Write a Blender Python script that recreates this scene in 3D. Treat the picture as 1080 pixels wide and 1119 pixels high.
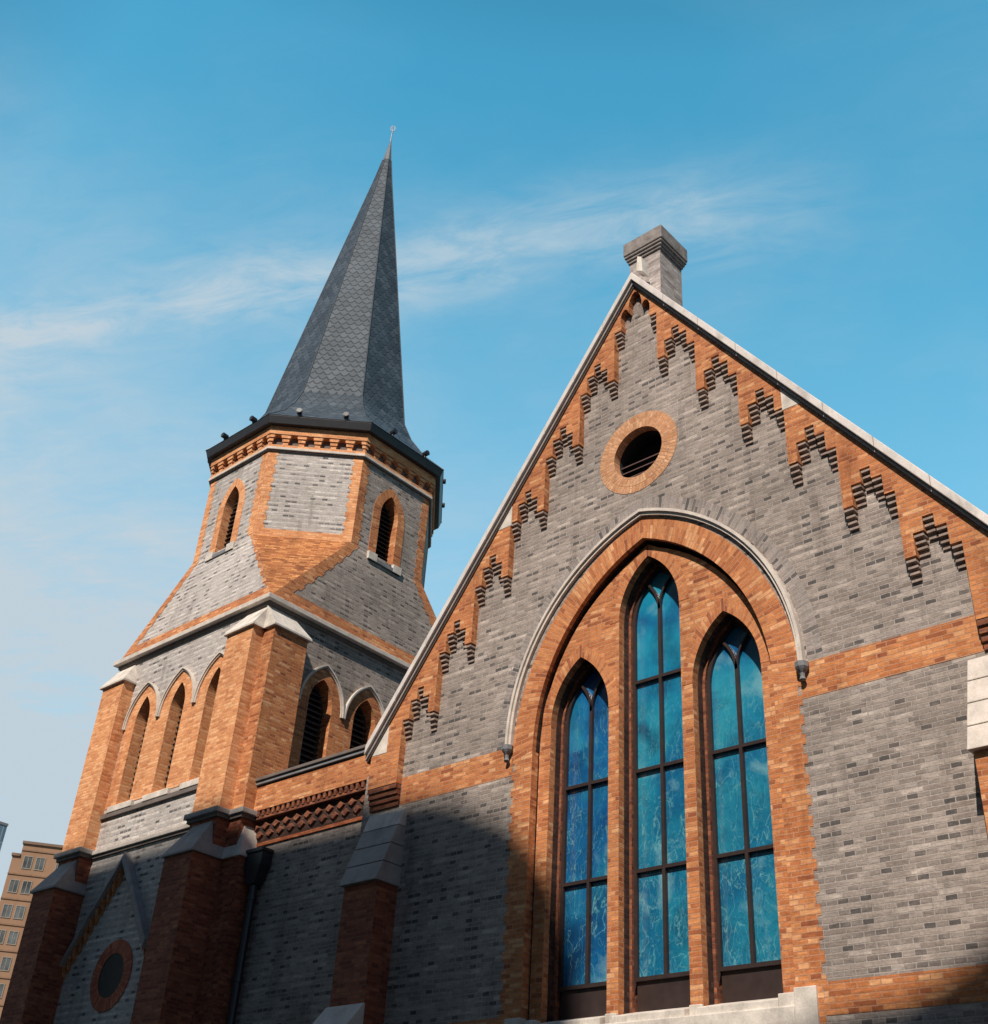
import bpy, bmesh, math, random
from mathutils import Vector, Matrix
from mathutils.geometry import tessellate_polygon
random.seed(7)
S = bpy.context.scene
COL = S.collection
R = math.radians
for o in list(bpy.data.objects): bpy.data.objects.remove(o)

# ------------------------------------------------------------------ camera
CAM = Vector((10.75, -15.0, 1.6))
YAW, PITCH, ROLL = 0.76559413, 0.57617764, 0.07016236
cd = bpy.data.cameras.new('camera'); cam = bpy.data.objects.new('camera', cd); COL.objects.link(cam)
fw = Vector((-math.sin(YAW)*math.cos(PITCH), math.cos(YAW)*math.cos(PITCH), math.sin(PITCH)))
rt = Vector((math.cos(YAW), math.sin(YAW), 0)); up = rt.cross(fw)
rt2 = rt*math.cos(ROLL)+up*math.sin(ROLL); up2 = -rt*math.sin(ROLL)+up*math.cos(ROLL)
cam.matrix_world = Matrix(((rt2.x, up2.x, -fw.x, CAM.x), (rt2.y, up2.y, -fw.y, CAM.y), (rt2.z, up2.z, -fw.z, CAM.z), (0, 0, 0, 1)))
cd.sensor_fit = 'HORIZONTAL'; cd.sensor_width = 36; cd.lens = 36*1316.99/1080; cd.clip_end = 3000
S.camera = cam

# ------------------------------------------------------------------ sun, sky, exposure
SUN_EL, SUN_PSI = R(45), R(21)      # height of the sun; its bearing off the facade normal, towards +x
sdir = Vector((math.sin(SUN_PSI)*math.cos(SUN_EL), -math.cos(SUN_PSI)*math.cos(SUN_EL), math.sin(SUN_EL)))
sl = bpy.data.lights.new('sun', 'SUN'); sl.energy = 4.9; sl.angle = R(0.6); sl.color = (1.0, 0.91, 0.80)
so = bpy.data.objects.new('sun', sl); COL.objects.link(so)
so.rotation_euler = sdir.to_track_quat('Z', 'Y').to_euler()
S.view_settings.view_transform = 'Standard'; S.view_settings.look = 'None'
S.view_settings.exposure = 0.13; S.view_settings.gamma = 1.0

W = bpy.data.worlds.new('World'); S.world = W; W.use_nodes = True
nt = W.node_tree; nt.nodes.clear()
def N(nt, t, **k):
    n = nt.nodes.new(t)
    for a, b in k.items():
        if a == 'inp':
            for i, v in b.items(): n.inputs[i].default_value = v
        else: setattr(n, a, b)
    return n
def mth(nt, op, a, b=None, c=None, clamp=False):
    n = nt.nodes.new('ShaderNodeMath'); n.operation = op; n.use_clamp = clamp
    for i, v in enumerate((a, b, c)):
        if v is None: continue
        if hasattr(v, 'links'): nt.links.new(v, n.inputs[i])
        else: n.inputs[i].default_value = v
    return n.outputs[0]
def mixc(nt, f, a, b, mode='MIX'):
    n = nt.nodes.new('ShaderNodeMix'); n.data_type = 'RGBA'; n.blend_type = mode
    for i, v in ((0, f), (6, a), (7, b)):
        if hasattr(v, 'links'): nt.links.new(v, n.inputs[i])
        else: n.inputs[i].default_value = v if i == 0 else (*v[:3], 1)
    return n.outputs[2]
def ramp(nt, f, stops, interp='LINEAR'):
    n = nt.nodes.new('ShaderNodeValToRGB'); n.color_ramp.interpolation = interp
    cr = n.color_ramp
    while len(cr.elements) < len(stops): cr.elements.new(0.5)
    for e, (p, c) in zip(cr.elements, stops):
        e.position = p; e.color = (*c[:3], 1) if isinstance(c, tuple) else (c, c, c, 1)
    nt.links.new(f, n.inputs[0]); return n.outputs[0]

sky = N(nt, 'ShaderNodeTexSky', sky_type='NISHITA', sun_disc=False, sun_elevation=SUN_EL, sun_rotation=R(159), altitude=0, air_density=1.0, dust_density=1.2, ozone_density=2.0)
tc = N(nt, 'ShaderNodeTexCoord')
sep = N(nt, 'ShaderNodeSeparateXYZ'); nt.links.new(tc.outputs['Generated'], sep.inputs[0])
zz = mth(nt, 'MAXIMUM', sep.outputs[2], 0.06)
px_ = mth(nt, 'DIVIDE', sep.outputs[0], zz); py_ = mth(nt, 'DIVIDE', sep.outputs[1], zz)
# thin cirrus on a high flat layer: the streak runs along (0.905, 0.425)
DX, DY = 0.905, 0.425
al = mth(nt, 'ADD', mth(nt, 'MULTIPLY', px_, DX), mth(nt, 'MULTIPLY', py_, DY))
ac = mth(nt, 'ADD', mth(nt, 'MULTIPLY', px_, -DY), mth(nt, 'MULTIPLY', py_, DX))
def cl(sa, sc, scale, det, rough, dist, ofs):
    cb = N(nt, 'ShaderNodeCombineXYZ'); nt.links.new(mth(nt, 'MULTIPLY', al, sa), cb.inputs[0]); nt.links.new(mth(nt, 'MULTIPLY', ac, sc), cb.inputs[1]); cb.inputs[2].default_value = ofs
    no = N(nt, 'ShaderNodeTexNoise', inp={'Scale': scale, 'Detail': det, 'Roughness': rough, 'Distortion': dist}); nt.links.new(cb.outputs[0], no.inputs['Vector']); return no.outputs[0]
n1 = cl(1.0, 1.5, 2.6, 9, 0.55, 0.2, 3.0)
n2 = cl(1.1, 2.8, 7.5, 11, 0.66, 0.5, 9.0)
n3 = cl(0.8, 1.0, 1.1, 3, 0.5, 0.0, 5.0)
n4 = cl(1.0, 1.1, 1.5, 6, 0.52, 0.1, 14.0)
STREAK = 0.946
wob = mth(nt, 'MULTIPLY', mth(nt, 'SUBTRACT', n3, 0.5), 0.16)
dd = mth(nt, 'DIVIDE', mth(nt, 'SUBTRACT', mth(nt, 'ADD', ac, wob), STREAK), mth(nt, 'MULTIPLY_ADD', n4, 0.10, 0.012))
band = mth(nt, 'POWER', 2.718, mth(nt, 'MULTIPLY', mth(nt, 'MULTIPLY', dd, dd), -1.0))
band = mth(nt, 'MULTIPLY', band, mth(nt, 'MULTIPLY', ramp(nt, n1, [(0.32, 0.30), (0.60, 1.0)]), ramp(nt, n2, [(0.34, 0.25), (0.62, 1.0)])))
band = mth(nt, 'MULTIPLY', band, ramp(nt, mth(nt, 'MULTIPLY_ADD', al, 0.5, 0.5), [(0.45, 1.0), (0.54, 0.0)]))
far = mth(nt, 'MULTIPLY', ramp(nt, mth(nt, 'MULTIPLY', al, -0.25), [(0.10, 0.0), (0.34, 1.0)]), mth(nt, 'MULTIPLY', ramp(nt, n4, [(0.32, 0.6), (0.55, 1.0)]), ramp(nt, n2, [(0.30, 0.6), (0.65, 1.0)])))
zfall = ramp(nt, sep.outputs[2], [(0.56, 1.0), (0.76, 0.15)])
far = mth(nt, 'MULTIPLY', far, zfall)
wisp = mth(nt, 'MULTIPLY', ramp(nt, n4, [(0.45, 0.0), (0.7, 1.0)]), ramp(nt, n2, [(0.3, 0.4), (0.7, 1.0)]))
haze = mth(nt, 'MULTIPLY', ramp(nt, sep.outputs[2], [(0.25, 0.62), (0.48, 0.34), (0.70, 0.0)]), ramp(nt, n4, [(0.36, 0.65), (0.6, 1.15)]))
cloud = mth(nt, 'ADD', mth(nt, 'MULTIPLY_ADD', band, 0.75, haze), mth(nt, 'ADD', mth(nt, 'MULTIPLY', far, 0.95), mth(nt, 'MULTIPLY', wisp, 0.22)), clamp=True)
tint = ramp(nt, mth(nt, 'MULTIPLY_ADD', sep.outputs[1], 0.5, 0.5), [(0.42, (0.15, 0.30, 0.58)), (0.60, (0.78, 2.25, 1.96))])
skyc = mixc(nt, 1.0, sky.outputs[0], tint, 'MULTIPLY')
SKY_CLOUD = (3.7, 4.45, 5.0)
skyc = mixc(nt, cloud, skyc, SKY_CLOUD)
skyc = mixc(nt, 1.0, skyc, ramp(nt, sep.outputs[2], [(0.80, 1.0), (0.95, 0.45)]), 'MULTIPLY')
skyc = mixc(nt, 1.0, skyc, ramp(nt, sep.outputs[2], [(0.66, (1.0, 1.0, 1.0)), (0.86, (0.72, 0.90, 0.95))]), 'MULTIPLY')
skyc = mixc(nt, 1.0, skyc, ramp(nt, sep.outputs[0], [(0.05, 1.0), (0.45, 0.45)]), 'MULTIPLY')
bg = N(nt, 'ShaderNodeBackground', inp={'Strength': 0.13}); nt.links.new(skyc, bg.inputs[0])
wo = N(nt, 'ShaderNodeOutputWorld'); nt.links.new(bg.outputs[0], wo.inputs[0])

# ------------------------------------------------------------------ materials
def newmat(name):
    m = bpy.data.materials.new(name); m.use_nodes = True; nt = m.node_tree; nt.nodes.clear()
    out = N(nt, 'ShaderNodeOutputMaterial'); p = N(nt, 'ShaderNodeBsdfPrincipled'); nt.links.new(p.outputs[0], out.inputs[0])
    return m, nt, p
def brick_mat(name, stops, mortar, bw=0.325, rh=0.076, ms=0.009, english=True, rough=0.85, bump=0.5, weather=0.25, stain=(0.35, 0.33, 0.32), squash=0.5, dark=None):
    m, nt, p = newmat(name)
    uv = N(nt, 'ShaderNodeUVMap')
    geo = N(nt, 'ShaderNodeTexCoord')
    # slight waviness of the courses
    wn = N(nt, 'ShaderNodeTexNoise', inp={'Scale': 9.0, 'Detail': 6, 'Roughness': 0.6}); nt.links.new(uv.outputs[0], wn.inputs['Vector'])
    wv = N(nt, 'ShaderNodeVectorMath', operation='MULTIPLY_ADD'); nt.links.new(wn.outputs['Color'], wv.inputs[0]); wv.inputs[1].default_value = (0.020, 0.020, 0); nt.links.new(uv.outputs[0], wv.inputs[2])
    br = N(nt, 'ShaderNodeTexBrick', offset=0.5, offset_frequency=2, squash=squash if english else 1.0, squash_frequency=2,
           inp={'Color1': (0, 0, 0, 1), 'Color2': (1, 1, 1, 1), 'Mortar': (0.5, 0.5, 0.5, 1), 'Scale': 1.0, 'Mortar Size': ms, 'Mortar Smooth': 0.25, 'Bias': 0.0, 'Brick Width': bw, 'Row Height': rh})
    nt.links.new(wv.outputs[0], br.inputs['Vector'])
    col = ramp(nt, br.outputs['Color'], stops)
    if dark:                                  # burnt headers, only in the header courses
        sv = N(nt, 'ShaderNodeSeparateXYZ'); nt.links.new(wv.outputs[0], sv.inputs[0])
        par = mth(nt, 'FRACT', mth(nt, 'MULTIPLY', mth(nt, 'FLOOR', mth(nt, 'DIVIDE', sv.outputs[1], rh)), 0.5))
        even = mth(nt, 'LESS_THAN', par, 0.25)
        col = mixc(nt, 1.0, col, mixc(nt, even, (1.10, 1.09, 1.08), (0.86, 0.855, 0.86)), 'MULTIPLY')
        grp = N(nt, 'ShaderNodeTexNoise', inp={'Scale': 1.3, 'Detail': 2}); nt.links.new(uv.outputs[0], grp.inputs['Vector'])
        thr = ramp(nt, grp.outputs[0], [(0.36, 0.05), (0.66, 0.42)])
        lo = mth(nt, 'MULTIPLY', mth(nt, 'LESS_THAN', br.outputs['Color'], thr), even)
        dk = ramp(nt, mth(nt, 'DIVIDE', br.outputs['Color'], thr), [(0.0, 1.0), (0.4, 0.85), (1.0, 0.25)])
        col = mixc(nt, mth(nt, 'MULTIPLY', lo, dk), col, dark)
    # smears and ledges drawn out along the courses
    sm = N(nt, 'ShaderNodeMapping', inp={'Scale': (5.0, 26.0, 1)}); nt.links.new(uv.outputs[0], sm.inputs[0])
    ns = N(nt, 'ShaderNodeTexNoise', inp={'Scale': 1.0, 'Detail': 5, 'Roughness': 0.6}); nt.links.new(sm.outputs[0], ns.inputs['Vector'])
    col = mixc(nt, 0.8, col, ramp(nt, ns.outputs[0], [(0.30, 0.66), (0.52, 1.0), (0.70, 1.42)]), 'MULTIPLY')
    # mottling inside bricks
    n1 = N(nt, 'ShaderNodeTexNoise', inp={'Scale': 26.0, 'Detail': 6, 'Roughness': 0.65}); nt.links.new(uv.outputs[0], n1.inputs['Vector'])
    col = mixc(nt, 0.75, col, ramp(nt, n1.outputs[0], [(0.25, 0.70), (0.75, 1.22)]), 'MULTIPLY')
    mo = mixc(nt, 0.8, mortar, ramp(nt, n1.outputs[0], [(0.3, 0.6), (0.7, 1.15)]), 'MULTIPLY')
    col = mixc(nt, br.outputs['Fac'], col, mo)
    # large weathering in object space
    n2 = N(nt, 'ShaderNodeTexNoise', inp={'Scale': 0.55, 'Detail': 7, 'Roughness': 0.6}); nt.links.new(geo.outputs['Object'], n2.inputs['Vector'])
    col = mixc(nt, 1.0, col, ramp(nt, n2.outputs[0], [(0.3, 1-weather), (0.7, 1+weather*0.5)]), 'MULTIPLY')
    mp = N(nt, 'ShaderNodeMapping', inp={'Scale': (2.4, 2.4, 0.45)}); nt.links.new(geo.outputs['Object'], mp.inputs[0])
    n3 = N(nt, 'ShaderNodeTexNoise', inp={'Scale': 1.0, 'Detail': 8, 'Roughness': 0.7}); nt.links.new(mp.outputs[0], n3.inputs['Vector'])
    col = mixc(nt, ramp(nt, n3.outputs[0], [(0.53, 0.0), (0.76, 0.75)]), col, stain, 'MULTIPLY')
    nt.links.new(col, p.inputs['Base Color']); p.inputs['Roughness'].default_value = rough
    p.inputs['Specular IOR Level'].default_value = 0.25
    h = mth(nt, 'MULTIPLY_ADD', br.outputs['Fac'], -1.0, 1.0)
    h = mth(nt, 'ADD', h, mth(nt, 'MULTIPLY', br.outputs['Color'], 0.55))
    h = mth(nt, 'ADD', h, mth(nt, 'MULTIPLY', n1.outputs[0], 0.6))
    b = N(nt, 'ShaderNodeBump', inp={'Strength': bump, 'Distance': 0.012}); nt.links.new(h, b.inputs['Height']); nt.links.new(b.outputs[0], p.inputs['Normal'])
    return m
def stone_mat(name, c, var=0.25, rough=0.8, scale=3.0, stain=0.5, spec=0.3):
    m, nt, p = newmat(name); g = N(nt, 'ShaderNodeTexCoord')
    n1 = N(nt, 'ShaderNodeTexNoise', inp={'Scale': scale, 'Detail': 9, 'Roughness': 0.65}); nt.links.new(g.outputs['Object'], n1.inputs['Vector'])
    n2 = N(nt, 'ShaderNodeTexNoise', inp={'Scale': 45.0, 'Detail': 4, 'Roughness': 0.6}); nt.links.new(g.outputs['Object'], n2.inputs['Vector'])
    col = mixc(nt, 1.0, c, ramp(nt, n1.outputs[0], [(0.3, 1-var), (0.7, 1+var*0.4)]), 'MULTIPLY')
    col = mixc(nt, 0.6, col, ramp(nt, n2.outputs[0], [(0.3, 0.8), (0.7, 1.12)]), 'MULTIPLY')
    mp = N(nt, 'ShaderNodeMapping', inp={'Scale': (2.2, 2.2, 0.7), 'Location': (3, 1, 7)}); nt.links.new(g.outputs['Object'], mp.inputs[0])
    n3 = N(nt, 'ShaderNodeTexNoise', inp={'Scale': 1.3, 'Detail': 9, 'Roughness': 0.72}); nt.links.new(mp.outputs[0], n3.inputs['Vector'])
    col = mixc(nt, ramp(nt, n3.outputs[0], [(0.52, 0.0), (0.75, stain)]), col, (0.35, 0.32, 0.29), 'MULTIPLY')
    nt.links.new(col, p.inputs['Base Color']); p.inputs['Roughness'].default_value = rough; p.inputs['Specular IOR Level'].default_value = spec
    b = N(nt, 'ShaderNodeBump', inp={'Strength': 0.35, 'Distance': 0.01}); nt.links.new(n2.outputs[0], b.inputs['Height']); nt.links.new(b.outputs[0], p.inputs['Normal'])
    return m
GREY = [(0.0, (0.235, 0.190, 0.168)), (0.35, (0.315, 0.260, 0.228)), (0.8, (0.385, 0.322, 0.282)), (1.0, (0.46, 0.39, 0.345))]
M = {}
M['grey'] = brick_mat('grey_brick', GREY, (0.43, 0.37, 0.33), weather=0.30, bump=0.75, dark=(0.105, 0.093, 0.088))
M['grey_light'] = brick_mat('pale_grey_brick', [(0.0, (0.44, 0.39, 0.36)), (0.6, (0.50, 0.45, 0.42)), (1.0, (0.60, 0.55, 0.51))], (0.50, 0.46, 0.43), weather=0.2, dark=(0.12, 0.11, 0.11))  # copy of the grey brick with the sunlight on front faces put into its colour
ORG = [(0.0, (0.30, 0.09, 0.038)), (0.12, (0.44, 0.145, 0.052)), (0.5, (0.54, 0.195, 0.070)), (0.82, (0.62, 0.255, 0.098)), (1.0, (0.74, 0.39, 0.19))]
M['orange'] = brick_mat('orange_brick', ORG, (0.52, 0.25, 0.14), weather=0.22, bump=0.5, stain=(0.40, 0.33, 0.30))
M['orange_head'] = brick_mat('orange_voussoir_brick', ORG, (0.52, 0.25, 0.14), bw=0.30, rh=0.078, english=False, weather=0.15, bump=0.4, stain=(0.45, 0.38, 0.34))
M['tan_brick'] = brick_mat('tan_brick', [(0.0, (0.56, 0.21, 0.085)), (0.5, (0.74, 0.32, 0.135)), (1.0, (0.84, 0.44, 0.22))], (0.66, 0.34, 0.18), weather=0.12, bump=0.35, stain=(0.5, 0.42, 0.38))  # orange brick with front-face sunlight put into its colour; octagon frieze shares it
M['red_brick'] = brick_mat('red_orange_brick', [(0.0, (0.50, 0.115, 0.042)), (0.5, (0.62, 0.155, 0.057)), (1.0, (0.74, 0.25, 0.11))], (0.48, 0.19, 0.10), weather=0.15, bump=0.4)
M['brown_brick'] = brick_mat('red_brown_brick', [(0.0, (0.20, 0.050, 0.028)), (0.5, (0.30, 0.080, 0.040)), (1.0, (0.42, 0.14, 0.07))], (0.26, 0.12, 0.075), weather=0.25, bump=0.5)  # darker brick: shade on the lower left buttresses put into its colour
M['golden_brick'] = brick_mat('golden_brown_brick', [(0.0, (0.24, 0.075, 0.028)), (0.5, (0.44, 0.155, 0.050)), (1.0, (0.62, 0.27, 0.10))], (0.34, 0.15, 0.065), weather=0.35, bump=0.8)
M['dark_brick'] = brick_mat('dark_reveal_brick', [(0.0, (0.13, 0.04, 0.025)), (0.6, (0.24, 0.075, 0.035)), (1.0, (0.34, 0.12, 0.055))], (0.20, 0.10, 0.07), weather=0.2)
M['stone'] = stone_mat('pale_stone', (0.66, 0.58, 0.51))
M['white'] = stone_mat('white_stone', (0.68, 0.61, 0.54), stain=0.7, var=0.35)
M['coping'] = stone_mat('coping_stone', (0.68, 0.62, 0.58), stain=0.6, scale=1.5)
M['dark_stone'] = stone_mat('grey_weathered_stone', (0.22, 0.22, 0.23), stain=0.4)
M['sooty'] = stone_mat('sooty_stone', (0.17, 0.14, 0.125), stain=0.5)  # dark brown stone for thin courses under ledges and the octagon frieze backing
M['mid_stone'] = stone_mat('mid_grey_stone', (0.36, 0.33, 0.31), stain=0.5)
M['corbel_brick'] = stone_mat('sooty_corbel_brick', (0.36, 0.27, 0.225), var=0.4, scale=9, stain=0.6)
def flat_mat(name, c, rough=0.6, metal=0.0, spec=0.5, var=0.2, scale=6.0):
    m, nt, p = newmat(name); g = N(nt, 'ShaderNodeTexCoord')
    n1 = N(nt, 'ShaderNodeTexNoise', inp={'Scale': scale, 'Detail': 6}); nt.links.new(g.outputs['Object'], n1.inputs['Vector'])
    nt.links.new(mixc(nt, 1.0, c, ramp(nt, n1.outputs[0], [(0.3, 1-var), (0.7, 1+var)]), 'MULTIPLY'), p.inputs['Base Color'])
    p.inputs['Roughness'].default_value = rough; p.inputs['Metallic'].default_value = metal; p.inputs['Specular IOR Level'].default_value = spec
    return m
M['black_metal'] = flat_mat('black_painted_metal', (0.022, 0.022, 0.026), 0.45)
M['pipe'] = flat_mat('dark_pipe_paint', (0.02, 0.022, 0.028), 0.35)
M['frame'] = flat_mat('dark_brown_frame', (0.035, 0.022, 0.020), 0.4)
M['louvre'] = flat_mat('dark_louvre_wood', (0.045, 0.040, 0.040), 0.7)
M['void'] = flat_mat('dark_interior', (0.012, 0.012, 0.014), 0.9)
M['lead'] = flat_mat('lead_sheet', (0.13, 0.15, 0.17), 0.7, 0.0)
M['steel'] = flat_mat('galvanised_steel', (0.30, 0.32, 0.36), 0.55, 0.3)
# slate: diamond-laid tiles
m, nt, p = newmat('slate_tiles'); uv = N(nt, 'ShaderNodeUVMap')
sx = N(nt, 'ShaderNodeSeparateXYZ'); nt.links.new(uv.outputs[0], sx.inputs[0])
V_ = mth(nt, 'MULTIPLY', sx.outputs[1], 4.6); row = mth(nt, 'FLOOR', V_); fv = mth(nt, 'SUBTRACT', V_, row)
def scallop(rowoff):
    rr_ = mth(nt, 'ADD', row, rowoff)
    U_ = mth(nt, 'ADD', mth(nt, 'MULTIPLY', sx.outputs[0], 3.9), mth(nt, 'MULTIPLY', rr_, 0.5))
    fu = mth(nt, 'SUBTRACT', U_, mth(nt, 'FLOOR', U_)); e_ = mth(nt, 'ABSOLUTE', mth(nt, 'MULTIPLY_ADD', fu, 2.0, -1.0))
    return mth(nt, 'FLOOR', U_), e_, mth(nt, 'MULTIPLY', mth(nt, 'POWER', e_, 1.8), 0.62), rr_
idA, eA, cA_, rA = scallop(0.0)
over = mth(nt, 'GREATER_THAN', fv, cA_)               # inside this row's slate, else the row below shows
idB, eB, cB_, rB = scallop(-1.0)
cbv = N(nt, 'ShaderNodeCombineXYZ'); nt.links.new(mth(nt, 'ADD', mth(nt, 'MULTIPLY', idA, over), mth(nt, 'MULTIPLY', idB, mth(nt, 'SUBTRACT', 1.0, over))), cbv.inputs[0]); nt.links.new(mth(nt, 'SUBTRACT', mth(nt, 'ADD', row, over), 1.0), cbv.inputs[1])
wn_ = N(nt, 'ShaderNodeTexWhiteNoise', noise_dimensions='2D'); nt.links.new(cbv.outputs[0], wn_.inputs['Vector'])
edge = mth(nt, 'ABSOLUTE', mth(nt, 'SUBTRACT', fv, cA_))
line = ramp(nt, edge, [(0.05, 1.0), (0.16, 0.0)])
c = ramp(nt, wn_.outputs['Value'], [(0.0, (0.034, 0.050, 0.068)), (0.5, (0.046, 0.066, 0.086)), (1.0, (0.068, 0.088, 0.110))])
c = mixc(nt, mth(nt, 'MULTIPLY', line, 0.75), c, (0.020, 0.026, 0.034))
n9 = N(nt, 'ShaderNodeTexNoise', inp={'Scale': 1.2, 'Detail': 6}); nt.links.new(uv.outputs[0], n9.inputs['Vector'])
c = mixc(nt, 1.0, c, ramp(nt, n9.outputs[0], [(0.3, 0.8), (0.7, 1.2)]), 'MULTIPLY')
nt.links.new(c, p.inputs['Base Color']); p.inputs['Roughness'].default_value = 0.6; p.inputs['Specular IOR Level'].default_value = 0.3
b = N(nt, 'ShaderNodeBump', inp={'Strength': 0.6, 'Distance': 0.02}); nt.links.new(mth(nt, 'MULTIPLY_ADD', line, -1.0, mth(nt, 'MULTIPLY', wn_.outputs['Value'], 0.5)), b.inputs['Height']); nt.links.new(b.outputs[0], p.inputs['Normal'])
M['slate'] = m
# stained glass, with sky and branch reflections put into its colour
def glass_mat(name, cA, cB, seed):
    m, nt, p = newmat(name); g = N(nt, 'ShaderNodeTexCoord')
    mp = N(nt, 'ShaderNodeMapping', inp={'Location': (seed*3.1, 0, seed*1.7)}); nt.links.new(g.outputs['Object'], mp.inputs[0])
    n1 = N(nt, 'ShaderNodeTexNoise', inp={'Scale': 0.75, 'Detail': 4, 'Distortion': 0.6}); nt.links.new(mp.outputs[0], n1.inputs['Vector'])
    col = ramp(nt, n1.outputs[0], [(0.30, cA), (0.50, cB), (0.70, (0.03, 0.33, 0.44)), (0.85, (0.14, 0.42, 0.52))])
    # painted reflections: pale branch strands, sky patches, deep blue areas, darker lower panes
    sepz = N(nt, 'ShaderNodeSeparateXYZ'); nt.links.new(g.outputs['Object'], sepz.inputs[0])
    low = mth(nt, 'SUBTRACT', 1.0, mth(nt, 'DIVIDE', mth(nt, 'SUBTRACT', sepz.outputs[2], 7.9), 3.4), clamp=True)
    def ridge(scale, sx_, sz_, dist, wd):
        m2 = N(nt, 'ShaderNodeMapping', inp={'Scale': (sx_, 1, sz_)}); nt.links.new(mp.outputs[0], m2.inputs[0])
        n_ = N(nt, 'ShaderNodeTexNoise', inp={'Scale': scale, 'Detail': 3.5, 'Roughness': 0.55, 'Distortion': dist}); nt.links.new(m2.outputs[0], n_.inputs['Vector'])
        return ramp(nt, mth(nt, 'ABSOLUTE', mth(nt, 'SUBTRACT', n_.outputs[0], 0.5)), [(0.0, 1.0), (wd, 0.0)])
    r1 = ridge(2.2, 1.5, 0.6, 0.5, 0.012); r2 = ridge(5.0, 1.3, 0.6, 0.8, 0.018)
    patch = N(nt, 'ShaderNodeTexNoise', inp={'Scale': 1.15, 'Detail': 5, 'Roughness': 0.55, 'Distortion': 0.4}); nt.links.new(mp.outputs[0], patch.inputs['Vector'])
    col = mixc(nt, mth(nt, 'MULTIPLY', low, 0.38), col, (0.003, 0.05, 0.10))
    deep = ramp(nt, patch.outputs[0], [(0.30, 1.0), (0.50, 0.0)])
    col = mixc(nt, mth(nt, 'MULTIPLY', deep, 0.75), col, (0.002, 0.025, 0.085))
    st_ = mth(nt, 'MULTIPLY', mth(nt, 'ADD', mth(nt, 'MULTIPLY', r1, 0.75), mth(nt, 'MULTIPLY', r2, 0.45)), mth(nt, 'MULTIPLY_ADD', low, 0.85, 0.10))
    col = mixc(nt, st_, col, (0.14, 0.36, 0.40))
    fine = N(nt, 'ShaderNodeTexNoise', inp={'Scale': 8.0, 'Detail': 8, 'Roughness': 0.7, 'Distortion': 1.8}); nt.links.new(mp.outputs[0], fine.inputs['Vector'])
    col = mixc(nt, mth(nt, 'MULTIPLY', ramp(nt, fine.outputs[0], [(0.50, 0.0), (0.60, 1.0)]), mth(nt, 'MULTIPLY_ADD', low, 0.30, 0.02)), col, (0.003, 0.04, 0.085))
    pale = ramp(nt, patch.outputs[0], [(0.57, 0.0), (0.72, 0.55)])
    col = mixc(nt, pale, col, (0.26, 0.48, 0.52))
    nt.links.new(col, p.inputs['Base Color']); p.inputs['Roughness'].default_value = 0.12
    p.inputs['Specular IOR Level'].default_value = 0.7; p.inputs['Coat Weight'].default_value = 0.6; p.inputs['Coat Roughness'].default_value = 0.04
    bb = N(nt, 'ShaderNodeTexNoise', inp={'Scale': 2.5, 'Detail': 2}); nt.links.new(mp.outputs[0], bb.inputs['Vector'])
    b = N(nt, 'ShaderNodeBump', inp={'Strength': 0.15, 'Distance': 0.05}); nt.links.new(bb.outputs[0], b.inputs['Height']); nt.links.new(b.outputs[0], p.inputs['Normal'])
    return m
M['glass1'] = glass_mat('blue_stained_glass', (0.004, 0.06, 0.23), (0.008, 0.14, 0.36), 1)
M['glass2'] = glass_mat('turquoise_stained_glass', (0.005, 0.10, 0.26), (0.012, 0.25, 0.40), 2)
M['glass3'] = glass_mat('teal_stained_glass', (0.005, 0.08, 0.24), (0.012, 0.20, 0.36), 5)
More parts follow.
